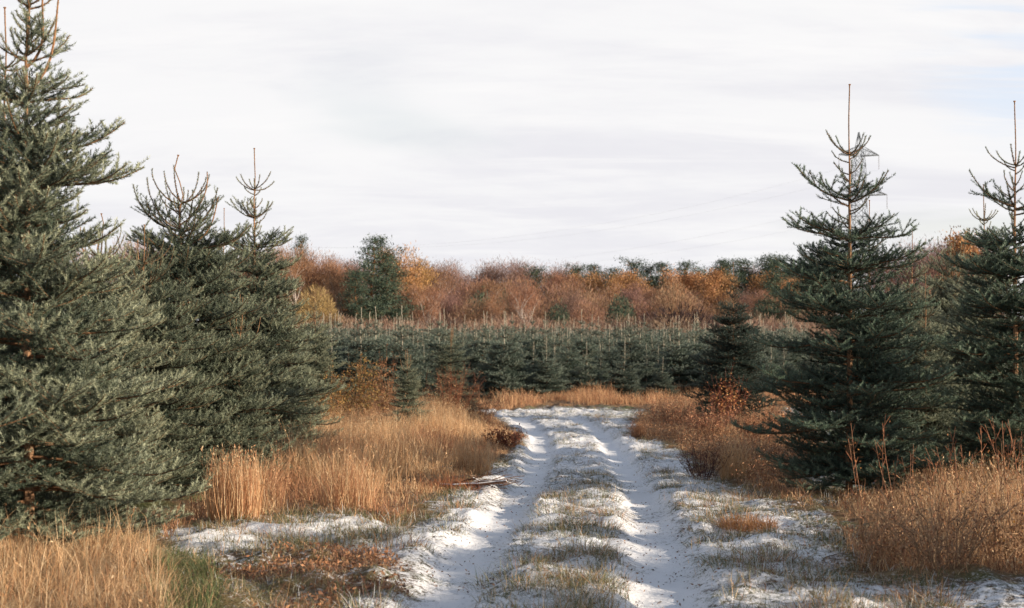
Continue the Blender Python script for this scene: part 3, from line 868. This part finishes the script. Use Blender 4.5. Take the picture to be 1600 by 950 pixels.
parts.append(blades(rng, q2, .26, 1.3, .006, BROWN + RUSTG + STRAW[:2], 3, None, 0, .45))
o = build('tall_dry_grass', *stack(parts), (M_GRASS,)); tag(o, 'tall golden and rust dry grass on the bank left of the track', 'dry grass', None, 'stuff')

parts = []
q = clumped(P_FRONT, int(area(P_FRONT) * 2300), 1.6, .30)
fh = .24 * (.35 + 1.0 * fbm(q[:, 0], q[:, 1], 2.2, 3))
parts.append(blades(rng, q, fh, .95, .0045, BLOND + RUSTG[:1], 3, None, 0))
parts.append(blades(rng, q[::3], .24, 1.5, .0045, BLOND + STRAW, 3, .9, 0))
parts.append(blades(rng, q[rng.rand(len(q)) < .07], .42, .4, .0045, STRAW, 3, None, .04))
parts.append(blades(rng, q[rng.rand(len(q)) < .2], .2, 1.2, .005, BROWN + OLIVE[:2], 2))
o = build('dry_grass', *stack(parts), (M_GRASS,)); tag(o, 'blond matted dry grass in the near left corner', 'dry grass', None, 'stuff')

parts = []
q = clumped(P_RIGHT, int(area(P_RIGHT) * 420), 1.0, .34)
q = q[(q[:, 0] < 9)]
e = smooth(0, 1.5, sdist(P_RIGHT, q[:, 0], q[:, 1]))
hh = .72 * (.5 + .8 * fbm(q[:, 0] + 3, q[:, 1], .9, 2)) * (.25 + .75 * e) * np.where(q[:, 1] > 15, .75, 1)
parts.append(blades(rng, q, hh, .42, .005, STRAW + STRAW + RUSTG[:3], 3, None, .12))
q2 = q[rng.rand(len(q)) < np.where(e < .5, .8, .4)]; parts.append(blades(rng, q2, .28, 1.0, .005, BROWN + BROWN + RUSTG + [(.3, .19, .15)], 3))
o = build('tall_dry_grass', *stack(parts), (M_GRASS,)); tag(o, 'tangled tall dry grass right of the track below the tall spruces', 'dry grass', None, 'stuff')

parts = []
q = clumped(P_MID, int(area(P_MID) * 420), 1.0, .46); em = .3 + .7 * smooth(0, 1.3, sdist(P_MID, q[:, 0], q[:, 1]))
parts.append(blades(rng, q, .5 * em * (.4 + 1.1 * fbm(q[:, 0] + 50, q[:, 1], 1.1, 2)), .5, .007, RUSTG + BROWN[:3] + STRAW, 3, None, .15))
# fuzzy bracken flecks
qq = q[rng.rand(len(q)) < .7]; qq = np.repeat(qq, 3, 0) + rng.normal(0, .12, (len(qq) * 3, 2))
P3 = np.stack([qq[:, 0], qq[:, 1], ground_z(qq[:, 0], qq[:, 1]) + .05 + rng.rand(len(qq)) * .3], 1)
parts.append(flecks(rng, P3, .04, 2.8, RUSTG + BROWN + TAN, .3))
o = build('bracken', *stack(parts), (M_GRASS,)); tag(o, 'brown withered bracken and grass on the right side of the bend', 'bracken', None, 'stuff')

parts = []
q = clumped(P_FAR, int(area(P_FAR) * 260), .75, .54)
parts.append(blades(rng, q, .6 * (.2 + 1.1 * fbm(q[:, 0], q[:, 1], .7, 2)), .35, .011, STRAW[:2] + RUSTG, 3, None, .3))
o = build('tall_dry_grass', *stack(parts), (M_GRASS,)); tag(o, 'strip of golden dry grass between the end of the track and the plantation', 'dry grass', None, 'stuff')

# short snow-dusted grass on the track middle and the verges
parts = []
n = 19000
yy = 7.4 + 36 * rng.rand(n) ** 1.7; xx = xat(rng.uniform(240, 1500, n), yy)
u = np.abs(track_u(xx, yy))
dens = fbm(xx + 31, yy, 2.6, 3)
rut = np.exp(-((u - GAUGE) / .3) ** 4) * (yy < TEND)
ok = (dens + .6 * (fbm(xx + 12, yy * .8, 1.5, 2) - .5) > .52 + rng.normal(0, .05, n)) & (rut < .25 + .3 * (rng.rand(n) < .15)) & (u < 3.6 + (yy < 12) * 2)
for P_ in (P_LEFT, P_FRONT, P_RIGHT, P_MID): ok &= sdist(P_, xx, yy) < .1
xx, yy = xx[ok], yy[ok]
c3 = np.stack([xx, yy], 1)
k = 9; q = np.repeat(c3, k, 0) + rng.normal(0, .06, (len(c3) * k, 2))
big = fbm(q[:, 0] * 1.0 + 12, q[:, 1] * .8, 1.5, 2)
tufth = np.repeat(.05 + .09 * rng.rand(len(c3)) ** 2, k) + .05 * smooth(.5, .68, big)
sel = rng.rand(len(q))
parts.append(blades(rng, q[sel < .74], tufth[sel < .74] * 1.1, 1.2, .0055, OLIVE, 2, None, 0, .3, (.26, .24, .14)))
parts.append(blades(rng, q[(sel >= .74) & (sel < .84)], tufth[(sel >= .74) & (sel < .84)] * 1.1, 1.0, .0055, FROST, 2))
parts.append(blades(rng, q[sel >= .84], tufth[sel >= .84] * 1.3, 1.0, .005, BLOND + RUSTG[:1], 2))
n = 1500
yy = 7.6 + 33 * rng.rand(n) ** 1.5; xx = xat(rng.uniform(300, 1480, n), yy)
u = np.abs(track_u(xx, yy))
ok = (np.exp(-((u - GAUGE) / .34) ** 4) * (yy < TEND) < .3) & (u < 3.4) & (vnoise(xx * 1.3, yy * 1.1) > .36)
for P_ in (P_LEFT, P_FRONT, P_RIGHT, P_MID, P_BROWN): ok &= sdist(P_, xx, yy) < .0
xx, yy = xx[ok], yy[ok]; m_ = len(xx); k = 110
R_ = rng.uniform(.06, .17, m_) * np.where(rng.rand(m_) < .2, 1.4, 1); a_ = rng.rand(m_, k) * 2 * PI; rr_ = np.sqrt(rng.rand(m_, k)) * R_[:, None]
q = np.stack([(xx[:, None] + np.cos(a_) * rr_ * 1.25).ravel(), (yy[:, None] + np.sin(a_) * rr_).ravel()], 1)
hb = (np.repeat(R_, k) * .75 + .035); wind = a_.ravel()
tone = np.repeat(rng.rand(m_), k); sel = rng.rand(len(q))
for lo, hi, cs in ((0, .6, OLIVE[:3] + OLIVE[:3] + BLOND[1:3]), (.6, .85, OLIVE + BROWN[:2]), (.85, 1.01, BLOND + RUSTG + BROWN)):
    w_ = (tone >= lo) & (tone < hi)
    parts.append(blades(rng, q[w_ & (sel < .8)], hb[w_ & (sel < .8)], 1.1, .0055, cs, 3, wind[w_ & (sel < .8)], 0, .4))
parts.append(blades(rng, q[sel >= .8], hb[sel >= .8], 1.1, .0055, FROST, 3, wind[sel >= .8], 0, .4))
o = build('snowy_grass', *stack(parts), (M_GRASS,)); tag(o, 'short snow-dusted grass tufts on the middle and verges of the track', 'grass', None, 'stuff')

q = sample_poly(rng, P_GREEN, 2600)
o = build('green_grass', *stack([blades(rng, q, .2, .7, .006, OLIVE[:3] + [(.10, .15, .06), (.14, .19, .08)], 3), blades(rng, q[:300], .22, .6, .005, BLOND, 3)]), (M_GRASS,))
tag(o, 'patch of fresh green grass beside the blond grass in the near left corner', 'grass', None, 'stuff')

# dead brown litter patch
parts = []
q = clumped(P_BROWN, 9000, 1.5, .5)
parts.append(blades(rng, q, .13, 1.4, .005, BROWN + BROWN + RUSTG[:2] + BLOND[:1], 3, None, 0, .45))
qq = q[rng.rand(len(q)) < .5]
P3 = np.stack([qq[:, 0], qq[:, 1], ground_z(qq[:, 0], qq[:, 1]) + .01 + rng.rand(len(qq)) * .07], 1)
parts.append(flecks(rng, P3, .035, 2.4, BROWN + RUSTG[:2], 0))
o = build('withered_bracken_litter', *stack(parts), (M_GRASS,)); tag(o, 'flattened brown bracken litter lying in the snow at the near left', 'litter', None, 'stuff')

# small fallen leaves and bits in the snow
n = 11000
yy = 7.4 + 30 * rng.rand(n) ** 1.8; xx = xat(rng.uniform(330, 1560, n), yy)
ok = np.ones(n, bool)
for P_ in (P_LEFT, P_FRONT, P_RIGHT): ok &= sdist(P_, xx, yy) < .2
ok &= fbm(xx, yy, 1.1, 3) > .40
xx, yy = xx[ok], yy[ok]
P3 = np.stack([xx, yy, ground_z(xx, yy) + .006], 1)
D = np.stack([rng.normal(0, 1, len(xx)), rng.normal(0, 1, len(xx)), rng.uniform(0, .5, len(xx))], 1)
o = build('fallen_leaves', *flecks(rng, P3, .024, 2.2, BROWN + [(.1, .06, .04), (.07, .05, .035)], 0, dirs=D), (M_LEAF,)); tag(o, 'small brown leaves and bits scattered over the snow', 'leaf litter', None, 'stuff')

# ------------------------------------------------------------------ shrubs, clumps, single plants
def shrub(name, seed, h, r, nstem, ncol, leafcols, nleaf, lsize, stemcol, upright=1.0, twigs=5):
    rng = RS(seed); root = empty(name); s = Soup(); LP = []
    for k in range(nstem):
        a = rng.rand() * 6.28; rr = r * rng.rand() ** .7
        b0 = np.array([math.cos(a) * rr * .3, math.sin(a) * rr * .3, -.03])
        tip = np.array([math.cos(a) * rr, math.sin(a) * rr, h * rng.uniform(.6, 1.1) * (1 - .25 * (rr / r) ** 2)])
        tt = np.linspace(0, 1, 6)
        pts = np.array([b0 + (tip - b0) * np.array([t ** (1 + .5 * upright), t ** (1 + .5 * upright), t]) + rng.normal(0, .015, 3) for t in tt])
        s.tube(pts, np.linspace(.0052, .002, 6), np.array(stemcol) * rng.uniform(.7, 1.3), 3, cap=False)
        LP.append(pts[2 + rng.randint(4, size=4)])
        for j in range(twigs):
            t = rng.uniform(.3, .95); p = pts[int(t * 5)]
            e = p + unit(rng.normal(0, 1, 3) + np.array([0, 0, .9])) * h * rng.uniform(.1, .28)
            s.tube([p, (p + e) / 2 + rng.normal(0, .01, 3), e], [.003, .0025, .002], np.array(stemcol) * rng.uniform(.7, 1.3), 3, cap=False)
            LP.append(np.linspace(p, e, 4))
    s.build('stem', (M_WOOD,), root)
    LP = np.vstack(LP); k = rng.randint(len(LP), size=nleaf)
    P = LP[k] + rng.normal(0, .025, (nleaf, 3))
    V, T, C = flecks(rng, P, lsize, 2.0, leafcols, .1)
    build('foliage', V, T, C, (M_LEAF,), None, root)
    return root
def clump(name, seed, h, r, n, cols, lean=.2, w=.0055, heads=.1):
    rng = RS(seed); root = empty(name)
    th = rng.rand(n) * 6.28; rr = r * np.sqrt(rng.rand(n))
    XY = np.stack([np.cos(th) * rr, np.sin(th) * rr], 1)
    V, T, C = blades(rng, XY, h, lean, w, cols, 4, None, heads, z0=np.zeros(n))
    build('blade_tuft', V, T, C, (M_GRASS,), None, root)
    return root
def spot(o, px, py, label, cat, group=None, rz=0, sc=1):
    x, d = at(px, py); put(o, x, d, rz, sc, .0); tag(o, label, cat, group); return o

spot(clump('grass_clump', 1, .62, .24, 900, STRAW + RUSTG[:2], .10), 368, 822, 'upright golden grass clump lit by the sun at the edge of the snow', 'grass clump', 'grass clumps')
spot(clump('grass_clump', 2, .62, .20, 420, STRAW + BLOND, .35), 1148, 752, 'fanned golden grass clump beside the dark twiggy shrub right of the track', 'grass clump', 'grass clumps')
spot(clump('grass_clump', 3, .16, .26, 700, [(.40, .2, .09), (.3, .14, .06), (.5, .28, .13)], 1.5, .006, 0), 1168, 832, 'low flattened rust-brown grass tussock lying alone in the snow on the right', 'grass tussock', 'grass clumps')
spot(clump('grass_clump', 4, .6, .3, 500, STRAW, .3), 738, 742, 'bright straw-coloured grass clump at the bank edge beside the left rut', 'grass clump', 'grass clumps')
spot(clump('grass_clump', 5, .36, .16, 300, RUSTG + BROWN, .3), 997, 684, 'small dark rust tuft at the corner of the snow right of the far ruts', 'grass clump', 'grass clumps')
spot(clump('grass_clump', 6, .7, .28, 500, STRAW + RUSTG, .25), 545, 806, 'loose golden grass clump at the front of the left bank', 'grass clump', 'grass clumps')
spot(clump('grass_clump', 7, .75, .3, 500, STRAW, .3), 592, 716, 'tall pale grass clump in the middle of the left bank', 'grass clump', 'grass clumps')

SH = 'leafy and twiggy shrubs'
LEAFY = [(.30, .18, .07), (.24, .14, .06), (.20, .17, .07), (.36, .2, .07), (.28, .11, .05)]
spot(shrub('weedy_shrub', 11, 1.75, 1.0, 42, 0, LEAFY, 4200, .05, (.2, .12, .07)), 560, 668, 'wide olive-brown weedy shrub behind the golden grass of the left bank', 'shrub', SH)
spot(shrub('weedy_shrub', 12, 2.0, .5, 18, 0, [(.34, .18, .09), (.28, .14, .075)], 1500, .045, (.28, .14, .08)), 600, 662, 'narrow orange-leaved shrub left of the small dense spruce', 'shrub', SH)
spot(shrub('weedy_shrub', 13, 1.4, .9, 30, 0, LEAFY, 2600, .045, (.2, .12, .07)), 508, 680, 'brown shrub at the foot of the slender left spruce', 'shrub', SH)
spot(shrub('twiggy_shrub', 14, 1.6, 1.0, 40, 0, RUSTG + BROWN, 1300, .035, (.22, .085, .05), twigs=8), 705, 658, 'bare reddish twiggy shrub in front of the bushy dark spruce', 'shrub', SH)
spot(shrub('twiggy_shrub', 15, 1.0, .8, 30, 0, BROWN, 900, .035, (.2, .1, .06), twigs=8), 750, 664, 'low bare brown shrub at the inside of the bend', 'shrub', SH)
spot(shrub('leafy_shrub', 16, 1.5, .7, 26, 0, [(.40, .2, .07), (.32, .14, .06), (.42, .25, .10), (.22, .10, .06)], 750, .065, (.22, .07, .05)), 1138, 668, 'shrub with glowing orange leaves in front of the lone dark spruce', 'shrub', SH)
spot(shrub('leafy_shrub', 17, 1.1, .9, 30, 0, RUSTG + BROWN, 1800, .05, (.22, .1, .06)), 1195, 700, 'brown leafy shrub left of the spruce in front of the pylon', 'shrub', SH)
spot(shrub('leafy_shrub', 18, .9, .8, 30, 0, RUSTG + BROWN, 2000, .045, (.2, .1, .07)), 1110, 690, 'low rust-brown shrub at the right side of the far track', 'shrub', SH)
spot(shrub('leafy_shrub', 19, .8, .9, 30, 0, RUSTG + BROWN + TAN, 2000, .045, (.2, .1, .07)), 1050, 672, 'low brown shrub where the track meets the bracken on the right', 'shrub', SH)
spot(shrub('twiggy_shrub', 20, .55, .42, 26, 0, BROWN, 260, .03, (.10, .05, .05), .3, 9), 1098, 752, 'small dark leafless shrub standing in the snow right of the track', 'shrub', SH)
spot(shrub('leafy_shrub', 21, .55, .45, 24, 0, RUSTG + BROWN + STRAW[:1], 600, .024, (.36, .23, .14)), 1380, 882, 'knee-high brown shrub at the snow edge under the near right grass', 'shrub', SH)
spot(shrub('leafy_shrub', 22, .65, .6, 30, 0, BROWN + STRAW[:2], 700, .022, (.36, .23, .14)), 1468, 902, 'larger grey-brown shrub at the snow edge near the right corner', 'shrub', SH)
spot(shrub('leafy_shrub', 23, .7, .6, 30, 0, BROWN + STRAW[:2] + [(.4, .2, .05)], 700, .026, (.36, .23, .14)), 1570, 885, 'brown shrub with a few orange leaves at the right edge of the photo', 'shrub', SH)
spot(shrub('leafy_shrub', 24, .45, .5, 26, 0, [(.2, .08, .05), (.28, .1, .05), (.12, .05, .04)], 1600, .045, (.14, .06, .05), .2, 7), 785, 702, 'dark red bramble mound beside the far left rut', 'bramble', SH)

# tall bare stalks on the right
proto = None
rng = RS(77)
for k in range(34):
    px, py = rng.uniform(1340, 1600), rng.uniform(790, 890)
    if proto is None:
        proto = empty('dead_stalk'); s = Soup()
        pts = np.array([(0, 0, -.03), (.02, .01, .3), (.03, .03, .65), (.07, .03, 1.0)])
        s.tube(pts, [.004, .0038, .003, .002], np.array((.34, .17, .10)), 4)
        for t, a in ((.45, .3), (.6, 2.4), (.72, 4.4), (.8, 1.2), (.88, 5.5)):
            p = np.array([np.interp(t, [0, .3, .65, 1], pts[:, i]) for i in range(3)])
            s.tube([p, p + np.array([math.cos(a) * .06, math.sin(a) * .06, .1])], [.003, .002], np.array((.32, .13, .07)), 3)
        s.build('stem', (M_WOOD,), proto)
        q = np.array([(.03 + .04 * t, .03, .6 + .4 * t) for t in rng.rand(9)]) + rng.normal(0, .03, (9, 3))
        build('foliage', *flecks(rng, q, .024, 2, [(.4, .18, .06), (.3, .12, .05)], 0), (M_LEAF,), None, proto)
        o = proto
    else: o = copy_tree(proto)
    spot(o, px, py, 'thin reddish dead stalk standing up out of the dry grass below the right spruces', 'dead stalk', 'dead stalks in the right-hand grass', rng.rand() * 6.28, rng.uniform(.65, 1.0))
    o.rotation_euler.x = rng.normal(0, .16); o.rotation_euler.y = rng.normal(0, .16)

# snow-dusted fallen branches (brush) on the left bank
def brush(seed, n, L, label, px, py, snowy):
    rng = RS(seed); root = empty('fallen_branch'); s = Soup(); w = Soup()
    a0 = rng.uniform(-.5, .5)
    for k in range(n):
        a = a0 + rng.normal(0, .35); l = L * (1 if k == 0 else rng.uniform(.3, .7))
        p = np.array([rng.normal(0, .12), rng.normal(0, .08), .04 + .1 * rng.rand()]) if k else np.array([-L / 2, 0, .03])
        d = np.array([math.cos(a), math.sin(a), rng.normal(.1, .1)])
        pts = np.array([p + d * l * t + rng.normal(0, .015, 3) for t in np.linspace(0, 1, 6)])
        r = .022 if k == 0 else .008
        s.tube(pts, np.linspace(r, r * .5, 6), np.array((.16, .09, .06)), 5)
        if k < snowy: w.tube(pts + np.array([0, 0, r * .75]), np.linspace(r * .6, r * .3, 6), np.array((.85, .85, .87)), 5)
    s.build('limb', (M_WOOD,), root)
    w.build('snow_cover', (M_LEAF,), root)
    spot(root, px, py, label, 'fallen branch', 'fallen branches on the left bank')
brush(5, 14, .9, 'thick fallen branch with a line of snow along it beside the rust grass', 745, 768, 3)
brush(6, 12, .7, 'dark tangle of fallen twigs above the snow-lined branch on the left bank', 705, 742, 2)
x, d = at(700, 770)
put(tag(clump('bracken_clump', 9, .3, .42, 700, [(.30, .10, .045), (.22, .08, .04), (.36, .15, .06)], 1.1, .007, 0), 'dark rust bracken clump arching over the fallen branches', 'bracken clump', 'grass clumps'), x, d)

# ------------------------------------------------------------------ pylon and cables
def bar(s, a, b_, r=.09): s.tube([a, b_], [r, r], np.array((.25, .27, .29)), 4, cap=False)
def pylon():
    root = empty('electricity_pylon'); s = Soup(); Ht = 46.5
    def half(z): return np.interp(z, [0, 22, 40, Ht], [3.6, 1.5, 1.15, .08])
    levels = [0, 6, 11.5, 16, 19.5, 22.5, 25, 27.5, 30, 32.3, 34.6, 36.8, 39, 41.2, 43.5, Ht]
    cn = [(-1, -1), (1, -1), (1, 1), (-1, 1)]
    for z0, z1 in zip(levels[:-1], levels[1:]):
        h0, h1 = half(z0), half(z1)
        for k in range(4):
            c, e = cn[k], cn[(k + 1) % 4]
            bar(s, (c[0] * h0, c[1] * h0, z0), (c[0] * h1, c[1] * h1, z1), .07)
            bar(s, (c[0] * h0, c[1] * h0, z0), (e[0] * h1, e[1] * h1, z1), .06)
            bar(s, (e[0] * h0, e[1] * h0, z0), (c[0] * h1, c[1] * h1, z1), .06)
            bar(s, (c[0] * h1, c[1] * h1, z1), (e[0] * h1, e[1] * h1, z1), .06)
    s.build('lattice_mast', (M_STEEL,), root)
    ends = []
    for z, L in ((41.2, 4.7), (32.3, 6.6), (25, 5.4)):
        for sg in (-1, 1):
            a = Soup(); h = half(z); tip = (sg * L, 0, z + .2)
            for yy in (-1, 1):
                bar(a, (sg * h, yy * h, z), tip, .1); bar(a, (sg * h, yy * h, z + 1.9), tip, .09)
            n = 4
            for i in range(1, n):
                t = i / n
                lo = [np.array((sg * (h + (L - h) * t), yy * h * (1 - t), z + .2 * t)) for yy in (-1, 1)]
                hi = [np.array((sg * (h + (L - h) * t), yy * h * (1 - t), z + 1.9 * (1 - t) + .2 * t)) for yy in (-1, 1)]
                bar(a, lo[0], lo[1], .05); bar(a, lo[0], hi[0], .05); bar(a, lo[1], hi[1], .05)
                t2 = (i - 1) / n
                for q, yy in enumerate((-1, 1)): bar(a, hi[q], (sg * (h + (L - h) * t2), yy * h * (1 - t2), z + .2 * t2), .05)
            arm = a.build('cross_arm', (M_STEEL,), root)
            i_ = Soup()
            for k in range(9):
                zz = z + .1 - k * .35
                i_.tube([(sg * L, 0, zz), (sg * L, 0, zz - .12), (sg * L, 0, zz - .3)], [.1, .04, .04], np.array((.2, .2, .2)), 6)
            i_.build('insulator_string', (M_INSUL,), arm)
            ends.append(np.array((sg * L, 0, z - 3.0)))
    return root, ends
py_, ends = pylon()
ax_, ad_ = xat(1343, 320), 320.0
bx_, bd_ = -190.0, 430.0
head = math.atan2(bd_ - ad_, bx_ - ax_) - PI / 2
py_.location = (ax_, ad_, -1.0)
rot = head * .0 + math.radians(8)
py_.rotation_euler = (0, 0, rot)
tag(py_, 'grey steel lattice pylon half hidden behind the tall right-hand spruce', 'pylon')
names = {0: 'upper', 1: 'upper', 2: 'middle', 3: 'middle', 4: 'lower', 5: 'lower'}
for k, e in enumerate(ends):
    c_, s_ = math.cos(rot), math.sin(rot)
    A0 = np.array((ax_ + e[0] * c_ - e[1] * s_, ad_ + e[0] * s_ + e[1] * c_, -1 + e[2]))
    B0 = np.array((bx_ + e[0] * .9, bd_ + e[0] * .5, e[2] + 14))
    sag = [22, 22, 19.5, 19.5, 16.5, 16.5][k]
    t = np.linspace(0, 1, 60)
    P = A0 + (B0 - A0) * t[:, None]; P[:, 2] -= 4 * sag * t * (1 - t)
    s = Soup(); s.tube(P, .008, np.array((.6, .6, .6)), 4, cap=False)
    side = 'left' if k % 2 == 0 else 'right'
    o = s.build('power_cable', (M_CABLE,)); tag(o, f'thin power cable sagging from the {side} arm of the {names[k]} crossbar of the pylon', 'power cable', 'power cables from the pylon')

# ------------------------------------------------------------------ sky and sun
EL = math.radians(14); AZ = math.radians(115)   # azimuth of the sun clockwise from +Y (the view)
world = bpy.data.worlds.new('World'); scene.world = world; world.use_nodes = True
nt = world.node_tree; bg = nt.nodes['Background']
sky = N(nt, 'ShaderNodeTexSky', sky_type='NISHITA'); sky.sun_disc = False; sky.sun_elevation = EL; sky.sun_rotation = AZ
sky.air_density = 1.0; sky.dust_density = 1.0; sky.ozone_density = 1.2
tc = N(nt, 'ShaderNodeTexCoord'); sp = N(nt, 'ShaderNodeSeparateXYZ'); nt.links.new(tc.outputs['Generated'], sp.inputs[0])
zz = math_('ADD', math_('MAXIMUM', sp.outputs[2], 0.0), .16)
cx = math_('DIVIDE', sp.outputs[0], zz); cy = math_('DIVIDE', sp.outputs[1], zz)
cmb = N(nt, 'ShaderNodeCombineXYZ'); nt.links.new(cx, cmb.inputs[0]); nt.links.new(cy, cmb.inputs[1])
def cnoise(scale, sx, sy, rz, detail=5, rough=.55, off=(0, 0, 0)):
    mp = N(nt, 'ShaderNodeMapping'); mp.inputs['Scale'].default_value = (sx, sy, 1); mp.inputs['Rotation'].default_value = (0, 0, rz); mp.inputs['Location'].default_value = off
    nt.links.new(cmb.outputs[0], mp.inputs[0])
    n = N(nt, 'ShaderNodeTexNoise'); n.inputs['Scale'].default_value = scale; n.inputs['Detail'].default_value = detail; n.inputs['Roughness'].default_value = rough; n.inputs['Distortion'].default_value = .4
    nt.links.new(mp.outputs[0], n.inputs['Vector']); return n.outputs['Fac']
c1 = cnoise(1.1, .6, 1.1, .35, 8, .62); c2 = cnoise(3.2, .4, 1.9, -.25, 8, .62, off=(3, 1, 0)); c3 = cnoise(.7, 1, 1, .4, 4, .5, (7.3, 2.2, 0))
cl = mixc(ramp(c1, .36, .6), (6.1, 6.05, 6.35), (6.9, 6.85, 6.9))
cl = mixc(math_('MULTIPLY', ramp(c2, .5, .72), .5), cl, (7.3, 7.2, 7.15))
cover = ramp(c3, .30, .44)
# thinner cloud towards the zenith lets the blue through
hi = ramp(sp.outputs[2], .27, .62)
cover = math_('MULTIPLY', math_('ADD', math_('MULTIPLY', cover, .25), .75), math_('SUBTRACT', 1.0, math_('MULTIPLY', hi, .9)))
nrm = N(nt, 'ShaderNodeVectorMath', operation='DOT_PRODUCT'); nt.links.new(tc.outputs['Generated'], nrm.inputs[0])
gd = Vector((.335, .92, .197)).normalized(); nrm.inputs[1].default_value = gd
gap = math_('MULTIPLY', ramp(nrm.outputs['Value'], .9955, .9995), ramp(cnoise(1.6, .5, 2.2, .1, 5, .6, (1.2, 4, 0)), .38, .55))
cl = mixc(math_('MULTIPLY', gap, .85), cl, (5.4, 6.1, 7.1))
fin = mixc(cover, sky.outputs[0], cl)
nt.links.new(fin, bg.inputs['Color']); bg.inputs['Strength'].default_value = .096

sun = bpy.data.lights.new('Sun', 'SUN'); sun.energy = 5.0; sun.angle = math.radians(.6); sun.color = (1.0, .85, .66)
so = bpy.data.objects.new('Sun', sun); col.objects.link(so)
dvec = Vector((math.sin(AZ) * math.cos(EL), math.cos(AZ) * math.cos(EL), math.sin(EL)))
so.rotation_euler = dvec.to_track_quat('Z', 'Y').to_euler(); so.location = (30, -10, 30)

# ------------------------------------------------------------------ camera
cam = bpy.data.cameras.new('Camera'); co = bpy.data.objects.new('Camera', cam); col.objects.link(co)
cam.sensor_width = 36; cam.lens = F / 1600 * 36
cam.clip_start = .1; cam.clip_end = 5000
co.location = (0, 0, EYE); co.rotation_euler = (PI / 2 + math.atan((HOR - 475) / F), 0, 0)
cam.dof.use_dof = True; cam.dof.focus_distance = 16.0; cam.dof.aperture_fstop = 3.2
scene.camera = co
scene.view_settings.view_transform = 'Standard'; scene.view_settings.look = 'None'; scene.view_settings.exposure = 0.52; scene.view_settings.gamma = 1
scene.view_settings.use_curve_mapping = False
scene.cycles.max_bounces = 5; scene.cycles.diffuse_bounces = 3; scene.cycles.transparent_max_bounces = 4
scene.cycles.use_denoising = True
